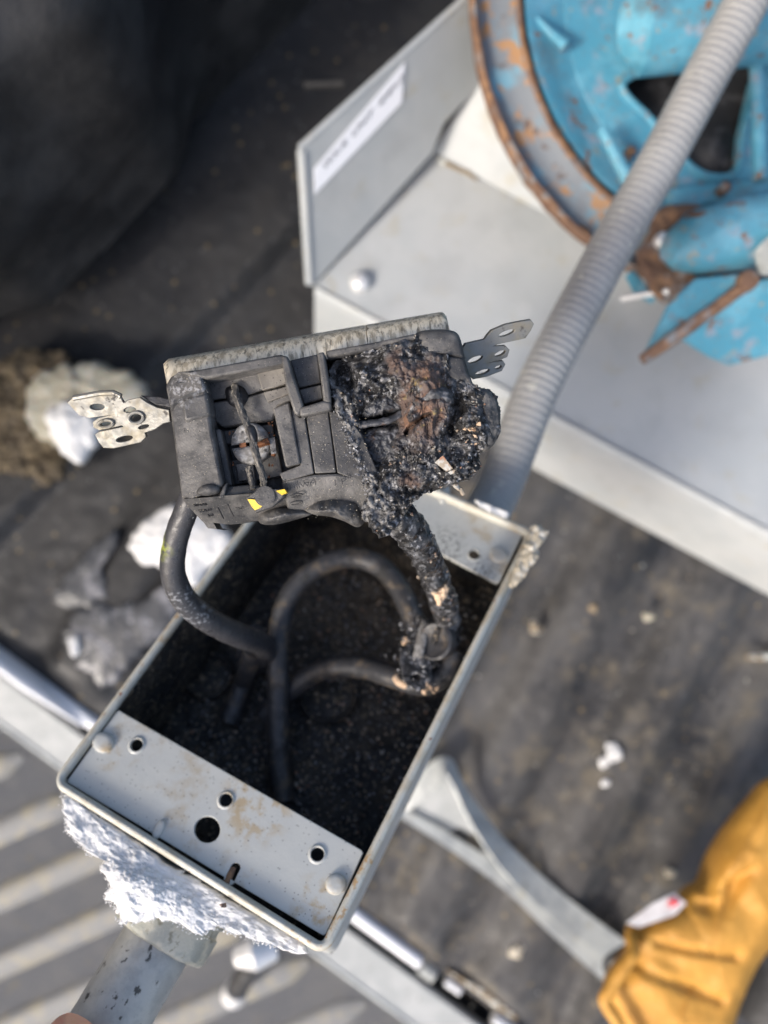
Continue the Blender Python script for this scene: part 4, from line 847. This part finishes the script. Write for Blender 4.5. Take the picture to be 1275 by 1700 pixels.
# charred strand over the screw
def strand(pts, r, n=9):
    m_ = MB(); c_ = [tuple(R.wp(x, y, h*mm)) for x, y, h in pts]
    for k_ in range(n):
        a = 2*math.pi*k_/n; q = [Vector(p) + Vector((math.cos(a+i*.05), math.sin(a+i*.05), math.sin(a*2)*.5))*r*.55 for i, p in enumerate(cr(c_, 10))]
        m_.tube(q, [r*.55*(.85+.3*random.random()) for _ in q], 8)
    m_.jitter(.0002, 900); return m_
strand([(390, 640, -5), (392, 660, -3), (400, 680, -2), (408, 700, -1.5), (414, 716, -1.5)], .0009).build('charred_strand', m_strand, ot)
strand([(414, 714, -1), (420, 735, -1), (428, 765, -1), (436, 790, -1.5), (438, 806, -2)], .0009).build('charred_strand', m_strand, ot)
strand([(412, 776, -4), (416, 792, -3), (420, 810, -2)], .0007).build('charred_strand', m_strand, ot)
m_ = MB(); lump(m_, R, (388, 652), [(368, 640), (385, 632), (402, 638), (408, 655), (398, 674), (382, 672), (370, 660)], lambda x, y, r: -4.2 - 2.4*r*r + .7*noise.noise(Vector((x*.1, y*.1, 0))), -12, 12, 40, edge=.6); m_.build('melted_bulge', m_dark, ot, smooth=80)
m_ = MB(); lump(m_, R, (417, 720), [(410, 708), (420, 706), (426, 722), (424, 736), (413, 728)], lambda x, y, r: .6 - 1.2*r*r, -4, 8, 24, edge=.4); m_.build('melted_knot', m_dark, ot, smooth=80)
m_ = MB(); lump(m_, R, (346, 812), [(326, 820), (332, 808), (350, 803), (364, 808), (362, 818), (345, 823)], lambda x, y, r: 1.4 - 1.2*r*r, -3, 8, 30, edge=.5); m_.build('melted_nub', m_body, ot, smooth=80)
# yellow inner plastic laid bare
m_ = MB(); m_.pslab(R, [(409, 826, .2), (424, 815, .4), (452, 812, .4), (474, 812, .2), (470, 826, 0), (452, 842, -.6), (424, 852, -1.2), (414, 838, -.6)], -4); m_.jitter(.00015, 700); ch = m_.build('chipped_corner', m_body, ot, bevel=.0003)
m_ = MB(); m_.pslab(R, [(411, 829, .45), (417, 829, .5), (426, 830, .6), (434, 832, .55), (438, 836, .4), (436, 840, 0), (430, 844, -.4), (423, 847, -.7), (418, 841, -.3)], -3); m_.build('bare_yellow_patch', m_yellow, ch)
m_ = MB(); m_.pslab(R, [(458, 815, .6), (472, 812, .6), (476, 818, .4), (468, 822, .4)], -3); m_.build('bare_yellow_patch', m_yellow, ch)
m_ = MB(); m_.lathe(R, [(.0026, .0001), (.0027, .0006), (.0020, .0007), (0, .0006)], *R.px(440, 824, 0), 24); m_.build('peg', m_body, ch)
# melted drip along the bottom
m_ = MB(); lump(m_, R, (556, 848), [(500, 846), (525, 832), (555, 826), (585, 830), (600, 845), (604, 866), (592, 876), (570, 866), (545, 858), (520, 855)], lambda x, y, r: -1 - 5*r*r + .9*nz(x, y, .06, 2), -16, 20, 70, edge=1.5); m_.build('melted_drip', m_body, ot, smooth=80)
m_ = MB(); lump(m_, R, (470, 855), [(430, 850), (455, 842), (500, 846), (515, 853), (490, 862), (450, 872), (425, 868)], lambda x, y, r: -4 - 3*r*r + .6*nz(x, y, .06, 4), -16, 14, 50, edge=1); m_.build('melted_drip', m_body, ot, smooth=80)
# right smooth shoulder
m_ = MB(); lump(m_, R, (742, 590), [(690, 552), (715, 545), (745, 545), (762, 553), (770, 578), (776, 605), (785, 632), (792, 650), (760, 640), (720, 610), (694, 578)], lambda x, y, r: .4 - 1.2*r**4 + .25*nz(x, y, .03, 1) - .9*math.exp(-((y-590-(x-740)*.12)/1.6)**2), -18, 30, 90, edge=1.6); m_.build('intact_shoulder', m_body, ot, smooth=60)

# the blistered, burnt-out half
BO = [(546, 612), (575, 590), (620, 578), (660, 566), (688, 558), (712, 572), (745, 592), (770, 615), (792, 640), (818, 648), (830, 670), (832, 700), (826, 728), (812, 744), (800, 748), (799, 770), (788, 790), (765, 800), (748, 806), (728, 812), (700, 824), (684, 836), (672, 856), (650, 884), (632, 892), (612, 872), (600, 845), (612, 812), (600, 785), (585, 752), (570, 715), (555, 670)]
def burn_h(x, y, r):
    wx_, wy = x + 9*noise.noise(Vector((x*.03, y*.03, 9))), y + 9*noise.noise(Vector((x*.03, y*.03, 19)))
    h = .6
    cav = max(G(wx_, wy, 632, 700, 36, 44), .95*G(wx_, wy, 625, 735, 26, 30))
    h -= 10*min(1, cav*1.5)
    h -= 7*min(1, 1.6*G(wx_, wy, 572, 622, 18, 22)); h -= 4*G(x, y, 610, 598, 34, 9, -10)
    mass = min(1, 1.5*G(wx_, wy, 706, 672, 36, 62, 12)); h += 2.6*mass; h -= 3.5*G(x, y, 680, 600, 26, 18)*0
    h += 3.0*G(x, y, 655, 618, 20, 30, 25)
    h -= 6*min(1, 1.4*G(wx_, wy, 757, 688, 9, 30, 12))
    h += 1.8*G(x, y, 790, 690, 28, 45)
    h -= 5*math.exp(-(seg(wx_, wy, 676, 718, 700, 694)/3.0)**2) + 4*math.exp(-(seg(wx_, wy, 700, 694, 716, 690)/2.4)**2)
    h += 3.2*math.exp(-(seg(x, y, 598, 702, 660, 690)/5)**2)*(1-mass) - 3*math.exp(-(seg(x, y, 596, 692, 664, 676)/4)**2)
    h += .9*math.exp(-(seg(x, y, 694, 668, 716, 672)/4)**2)
    h -= 2.5*G(x, y, 700, 815, 40, 12)
    crust = 1 - .8*mass
    h += 2.6*nz(x, y, .022, 3, 3)
    vd = noise.voronoi(Vector((wx_*.085, wy*.085, 4)))[0]; h += 1.3*crust*(.55 - vd[0])*2.0
    vd2 = noise.voronoi(Vector((x*.21, y*.21, 14)))[0]; h -= .9*crust*max(0, .34-vd2[0])*3.0
    h += .6*crust*nz(x, y, .10, 6, 2) + .10*nz(x, y, .4, 7, 2)
    if mass > .1:
        ux, uy = x+16*noise.noise(Vector((x*.04, y*.04, 41))), y+16*noise.noise(Vector((x*.04, y*.04, 47)))
        h += mass*(1.5*ridge(ux*1.3, uy*.55, .045, 11) + .55*ridge(ux*1.6, uy*.6, .13, 12))
    lobe = ss(795, 815, x); h = h*(1-.5*lobe)
    return max(h, -12)
def burn_mask(x, y):
    return -min(1, 1.3*math.exp(-(seg(x, y, 552, 650, 622, 850)/20)**2) + .8*G(x, y, 770, 625, 22, 14, 40) + .7*G(x, y, 620, 845, 26, 22)) + min(1, 1.5*G(x, y, 702, 670, 42, 72, 12) + .8*G(x, y, 655, 600, 24, 26) + .7*G(x, y, 680, 800, 30, 18) + .25*nz(x, y, .03, 31))
m_ = MB(); lump(m_, R, (692, 712), BO, burn_h, -24, 190, 520, edge=2.2, mask=burn_mask, rough=4.5, rscale=.10, wrap=26, undercut=.9)
m_.jitter(.00007, 900, 5)
bh = m_.build('burnt_crust', m_char, ot, smooth=80, recalc=False); bh['label'] = 'melted, blistered and rusty brown burnt-out half'
sv = [Vector(p) for p in m_.v]; ns = len(sv)
pick = [i for i in range(ns) if i < 1+190*520]
def crustpt():
    for _ in range(40):
        p = sv[random.choice(pick)]; d = H_cam - p.z; x, y = CX + p.x/d*F, CY - p.y/d*F
        if burn_mask(x, y) < .45 or random.random() < .12: return p + Vector((0, 0, random.uniform(-.0001, .0004)))
H_cam = 0.62
m_ = MB(); m_.chips(crustpt, 420, .00008, .00030, .5); m_.build('char_flakes', m_charchip, ot, smooth=None)['kind'] = 'stuff'
m_ = MB(); m_.chips(crustpt, 110, .00015, .0006, .6); m_.build('ash_flecks', m_ash, ot, smooth=None)['kind'] = 'stuff'
m_ = MB(); m_.chips(lambda: R.wp(random.gauss(782, 9), random.gauss(717, 12), 3.3*mm), 9, .0006, .0013, .6); m_.build('pale_chips', m_peach, ot, smooth=None)['kind'] = 'stuff'
m_grey = M('scorched_metal', (.06, .062, .068), .45, .3, layers=[dict(c=(.15, .15, .16), s=3, lo=.48, hi=.62), dict(c=(.07, .045, .035), s=4, lo=.55, hi=.66)], bump=[(.5, .12), (2, .3)])
m_ = MB(); lump(m_, R, (632, 738), [(603, 716), (630, 708), (664, 704), (672, 730), (668, 765), (640, 774), (612, 762), (602, 740)], lambda x, y, r: -4.6 - 1.4*r*r + .9*nz(x, y, .06, 61) + .3*nz(x, y, .2, 62), -14, 26, 80, edge=1, rough=5, rscale=.08); m_.build('scorched_contact', m_grey, ot, smooth=70)
m_ = MB(); m_.tube([Vector(q) for q in cr([tuple(R.wp(596, 706, -4.0*mm)), tuple(R.wp(618, 702, -3.4*mm)), tuple(R.wp(645, 698, -3.0*mm)), tuple(R.wp(668, 686, -3.6*mm))], 10)], .00075, 12, flat=1.6); m_.jitter(.00025, 500); m_.build('contact_blade', m_grey, ot, smooth=70)
m_ = MB(); lump(m_, R, (632, 668), [(598, 684), (612, 664), (640, 652), (668, 660), (670, 676), (640, 684), (615, 690)], lambda x, y, r: -2.4 - 1.6*r*r + 1.0*nz(x, y, .06, 71) + .3*nz(x, y, .2, 72), -14, 24, 70, edge=1, rough=5, rscale=.08); m_.build('scorched_contact', m_grey, ot, smooth=70)
m_ = MB(); lump(m_, R, (722, 655), [(696, 668), (702, 648), (722, 640), (745, 648), (752, 666), (738, 674), (715, 672)], lambda x, y, r: 5.2 - 2.6*r*r + .5*nz(x, y, .08, 81), -4, 20, 60, edge=.7, rough=3); m_.build('folded_scrap', m_grey, ot, smooth=70)
# smooth melted lobe at the right
m_ = MB(); lump(m_, R, (808, 690), [(795, 648), (816, 648), (829, 668), (833, 698), (827, 728), (812, 746), (799, 748), (792, 730), (800, 700), (796, 670)], lambda x, y, r: 1.2 - 1.6*r*r + .5*nz(x, y, .07, 2), -16, 24, 80, edge=2.5, rough=1.5); m_.jitter(.00012, 900); m_.build('melted_lobe', m_body, ot, smooth=80)
# flange-like splinters and hanging drips
m_ = MB(); m_.tube([Vector(q) for q in cr([tuple(R.wp(752, 800, -3*mm)), tuple(R.wp(758, 808, -4*mm)), tuple(R.wp(764, 812, -5*mm)), tuple(R.wp(769, 820, -6*mm))], 5)], [.0011, .001, .0009, .0008, .0008]+[.0006]*11, 8); m_.jitter(.0002, 900)
m_.pslab(R, [(722, 768, 2.6), (735, 757, 3.0), (752, 778, 2.8), (742, 782, 2.4)], 1.4); m_.pslab(R, [(744, 784, 1.8), (768, 774, 2.2), (762, 782, 2), (748, 788, 1.6)], .6)
m_.jitter(.0002, 700); m_.build('splinters', m_ash, ot, smooth=None)
# soot dusted gap fill between crust and case
m_ = MB(); m_.chips(lambda: (lambda t: R.wp(548+t*78+random.gauss(0, 6), 640+t*210+random.gauss(0, 5), -1.2*mm))(random.random()), 420, .0001, .0005, .5); m_.build('char_flakes', m_charchip, ot, smooth=None)['kind'] = 'stuff'
# pale dust on the case
def casept():
    x, y = random.uniform(285, 610), random.uniform(620, 862)
    return R.wp(x, y, (-1.9 if x > 480 else .05)*mm) if (x > 505 and y > 690) or (x < 345 and x > 300) or (y > 830 and x < 470 and False) else None
m_ = MB(); m_.chips(casept, 900, .00006, .00022, .7); m_.build('pale_dust', m_crust, ot, smooth=None)['kind'] = 'stuff'

# nickel cover plate edge, cracked in two
def coverpiece(x0, x1, crack=None):
    m_ = MB(); n = 40; rows = []
    for (t, h) in ((0, -20), (0, -14), (.05, -11), (.16, -9), (.35, -7.6), (.7, -6.6), (1.12, -6.3), (1.3, -12)):
        row = []
        for i in range(n+1):
            s_ = i/n; x = x0+(x1-x0)*s_; off = 0
            top = 597 + (x-272)*(517-597)/(736-272); hgt = 40 if x < 560 else 34
            e = 0
            if crack == 'r' and i == n: x += 3*math.sin(t*9)
            if crack == 'l' and i == 0: x += 3*math.sin(t*9)
            if crack == 'r' and i == 0: e = 0
            dl = max(0, 1-(x-272)/9) if x < 281 else 0; dr_ = max(0, (x-731)/9) if x > 731 else 0
            y = top + t*hgt + (6*dl*dl*(1-t)) + 7*dr_*dr_*(1-t)
            row.append(R.wp(x + t*6, y, h*mm))
        rows.append(row)
    vs = [p for r_ in rows for p in r_]; k_ = n+1
    m_.add(vs, [(j*k_+i, j*k_+i+1, (j+1)*k_+i+1, (j+1)*k_+i) for j in range(len(rows)-1) for i in range(n)])
    for col in (0, n): m_.f.append(tuple(j*k_+col for j in range(len(rows))))
    return m_.build('cover_plate_piece', m_nickel, ot, smooth=60)
coverpiece(271, 605, 'r'); coverpiece(606.5, 741, 'l')

# mounting ears
EF = Frame(R.wp(200, 700, -14*mm), R.x + Vector((0, 0, .10)), R.y + Vector((0, 0, .22)))
ear = [(113, 668), (122, 660), (165, 652), (188, 651), (200, 656), (207, 668), (212, 664), (233, 659), (246, 668), (262, 676), (282, 680), (284, 700), (272, 703), (258, 713), (242, 718), (244, 725), (235, 734), (190, 744), (173, 743), (165, 733), (159, 721), (165, 716), (185, 712), (206, 708), (204, 706), (182, 711), (166, 714), (157, 710), (155, 700), (165, 693), (182, 689), (150, 694), (133, 689)]
m_ = MB(); curve_plate(m_, EF, pxl(EF, ear), [ell(EF, 163, 675, 12, 5, 0), ell(EF, 217, 680, 10, 4.5, -8), ell(EF, 178, 703, 10, 4.5, -8), ell(EF, 228, 693, 9, 7, -10), ell(EF, 208, 728, 14, 4.5, -12), ell(EF, 240, 708, 9, 3, -15)], .0007, .0013, .0002)
m_.v = [p + R.z*.0035*ss(0, .006, -(p-EF.wp(0, 705)).dot(R.y))*0 for p in m_.v]; m_.build('mounting_ear', m_zinc, ot, smooth=40)
m_ = MB(); 
for x, y, rx, ry in ((178, 703, 12, 6), (228, 693, 12, 9)):
    q = [EF.W(a, b_, .0010) for a, b_ in ell(EF, x, y, rx, ry, -8, 24)]; q.append(q[0]); m_.tube(q, .0005, 8, caps=False)
m_.tube([EF.wp(122, 661, .0006), EF.wp(165, 653, .0006), EF.wp(188, 652, .0006), EF.wp(201, 658, .0006)], .0008, 8); m_.build('ear_burr', m_zinc, ot)
m_ = MB(); m_.pslab(R, [(232, 656, -13), (262, 658, -12), (284, 662, -11), (284, 676, -11), (258, 672, -12)], -17); m_.build('ear_root', m_dark, ot, bevel=.0003)
EG = Frame(R.wp(820, 590, -14*mm), R.x + Vector((0, 0, -.15)), R.y + Vector((0, 0, .5)))
ear2 = [(765, 580), (772, 570), (803, 563), (808, 556), (815, 548), (838, 538), (862, 533), (880, 530), (885, 537), (880, 548), (871, 561), (853, 565), (825, 571), (818, 574), (838, 573), (845, 580), (841, 592), (826, 598), (812, 601), (834, 598), (838, 604), (832, 615), (806, 625), (784, 629), (775, 620)]
m_ = MB(); curve_plate(m_, EG, pxl(EG, ear2), [ell(EG, 840, 552, 14, 4, -20), ell(EG, 788, 596, 13, 4.5, -22), ell(EG, 829, 586, 10, 3.6, -24), ell(EG, 800, 617, 12, 3.6, -18), ell(EG, 826, 609, 6, 2.6, -18)], .0007, .0016, .0002); m_.build('mounting_ear', m_zinc, ot, smooth=40)

# ------------------------------------------------------------------ snow and crust on the box
def encl(px_o, ctr, fr, hf, back, name, label, mat, cat, nr=60, na=300, rough=7, rscale=.09, edge=2, seed=0):
    m_ = MB(); lump(m_, fr, ctr, px_o, hf, back, nr, na, edge=edge, rough=rough, rscale=rscale, wrap=8, seed=seed); m_.jitter(.00014, 600, seed)
    return tag(m_.build(name, mat, smooth=80), label, cat), m_
SF = Frame(B.W(BW/2, -.004, -.012), B.x, B.z*.45 + B.y*.9)
SF = Frame(P(290, 1450, .2365), Vector((.86, -.46, .2)), Vector((.40, .85, -.35)))
SNO = [(106, 1318), (156, 1350), (246, 1408), (336, 1466), (426, 1520), (502, 1566), (505, 1584), (478, 1580), (446, 1566), (430, 1566), (405, 1552), (385, 1550), (360, 1538), (338, 1552), (315, 1545), (300, 1534), (270, 1524), (245, 1526), (215, 1532), (200, 1530), (192, 1505), (178, 1490), (182, 1465), (170, 1440), (176, 1425), (160, 1412), (150, 1418), (132, 1400), (112, 1380), (106, 1355)]
def snow_h(x, y, r): return 1.5 + 5*G(x, y, 240, 1475, 70, 40, 30) + 1.2*nz(x, y, .03, 2, 3) + .35*nz(x, y, .12, 4, 3)
sn, sm = encl(SNO, (265, 1462), SF, snow_h, -12, 'clinging_snow', 'crusty white snow clinging under the lower edge of the box', m_snow, 'snow', 90, 420, rough=8, rscale=.085)
ol = cr(SNO, 8, True)
def snowedge():
    x, y = random.choice(ol[60:]); return SF.wp(x+random.gauss(0, 3), y+random.gauss(0, 3), random.uniform(-1, 1.5)*mm)
m_ = MB(); m_.chips(snowedge, 420, .0002, .0005, .8); 
def snowtop():
    x, y = random.uniform(110, 480), random.uniform(1340, 1580)
    return SF.wp(x, y, (snow_h(x, y, 0))*mm) if inpoly(x, y, SNO) else None
m_.chips(snowtop, 900, .00012, .0003, .8); o_ = m_.build('snow_grains', m_snow, None, smooth=None); tag(o_, 'loose white snow grains along the ragged snow edge under the box', 'snow', kind='stuff')
m_ = MB(); m_.chips(lambda: SF.wp(371+random.gauss(0, 2), 1504+random.gauss(0, 2), 6*mm), 5, .0006, .0012); tag(m_.build('rust_flake', m_rust), 'small orange rust flake stuck in the snow under the box rim', 'rust flake')
CFm = Frame(B.W(BW+.0005, BL-.012, -.004), B.y, B.z)
CO = [(884, 872), (900, 872), (910, 886), (898, 904), (893, 925), (880, 940), (872, 955), (852, 975), (846, 970), (856, 940), (868, 915), (878, 890)]
encl(CO, (882, 912), Frame(P(880, 915, .288), Vector((1, 0, 0)), Vector((0, 1, -.4))), lambda x, y, r: 1.2*nz(x, y, .08, 2) + .5*(1-r), -5, 'sandy_crust', 'sandy pale crust along the outside of the box far corner', m_crust, 'crust', 20, 120, rough=5, rscale=.15, edge=1, seed=4)
CO2 = [(790, 830), (812, 838), (842, 850), (846, 858), (838, 860), (815, 850), (795, 840)]
encl(CO2, (818, 846), FL(.298), lambda x, y, r: .8*nz(x, y, .08, 2), -4, 'frost_streak', 'thin frost streak on the far rim of the box', m_snow, 'frost', 10, 80, rough=3, rscale=.2, edge=.8, seed=9)

# ------------------------------------------------------------------ the hand that holds the pipe
hd = thing('person', HF.W(0, 0, .09), 'bare hand gripping the pipe, only the thumb tip showing at the bottom edge', 'person')
def skin(name, pts, mat, par):
    me = bpy.data.meshes.new(name); loc = ROOT(par)
    vs = []; es = []; rr_ = []
    for ch_ in pts:
        st_ = ch_[0]
        for i, (p, r) in enumerate(ch_[1]):
            vs.append(Vector(p)-loc); rr_.append(r)
            es.append((st_ if i == 0 else len(vs)-2, len(vs)-1)) if (i > 0 or st_ is not None) else None
    me.from_pydata(vs, es, []); o = bpy.data.objects.new(name, me); COL.objects.link(o); o.parent = par
    sk = o.modifiers.new('skin', 'SKIN'); 
    for i, sv_ in enumerate(me.skin_vertices[0].data): sv_.radius = (rr_[i], rr_[i])
    me.skin_vertices[0].data[0].use_root = True
    sb = o.modifiers.new('sub', 'SUBSURF'); sb.levels = 2; sb.render_levels = 2; me.materials.append(mat)
    for p in me.polygons: p.use_smooth = True
    sk.use_smooth_shade = True
    return o
# pipe axis: HF.z; point at distance t along pipe
def PA(t, ang, r):  # ang 0 faces the camera side
    up = Vector((0, 0, 1)); up = (up - HF.z*up.dot(HF.z)).normalized(); sd = HF.z.cross(up)
    return HF.W(0, 0, t) + (up*math.cos(ang) + sd*math.sin(ang))*r
sideL = 1 if (HF.z.cross(Vector((0, 0, 1)))).x < 0 else -1
A_ = lambda deg: sideL*math.radians(deg)
chains = [(None, [(PA(0.128, A_(120), .040), .024), (PA(0.108, A_(115), .030), .019), (PA(0.090, A_(110), .025), .013)])]
# thumb (root at palm index 1)
chains.append((1, [(PA(.095, A_(80), .030), .0115), (P(40, 1850, .205), .0108), (P(98, 1778, .209), .0108), (P(138, 1722, .213), .0104), (P(150, 1706, .214), .0080)]))
for j, (t, L_) in enumerate(((.072, 1.0), (.090, 1.08), (.108, 1.02), (.125, .85))):
    chains.append((2 if j < 2 else 1, [(PA(t, A_(140), .024), .0098), (PA(t, A_(185), .022), .0088), (PA(t-.002, A_(225*L_), .021), .0080), (PA(t-.003, A_(268*L_), .0195), .0068)]))
skin('hand', chains, m_skin, hd)
# (PA(.0655, A_(34), .0185) + Vector((0, 0, .0055)))
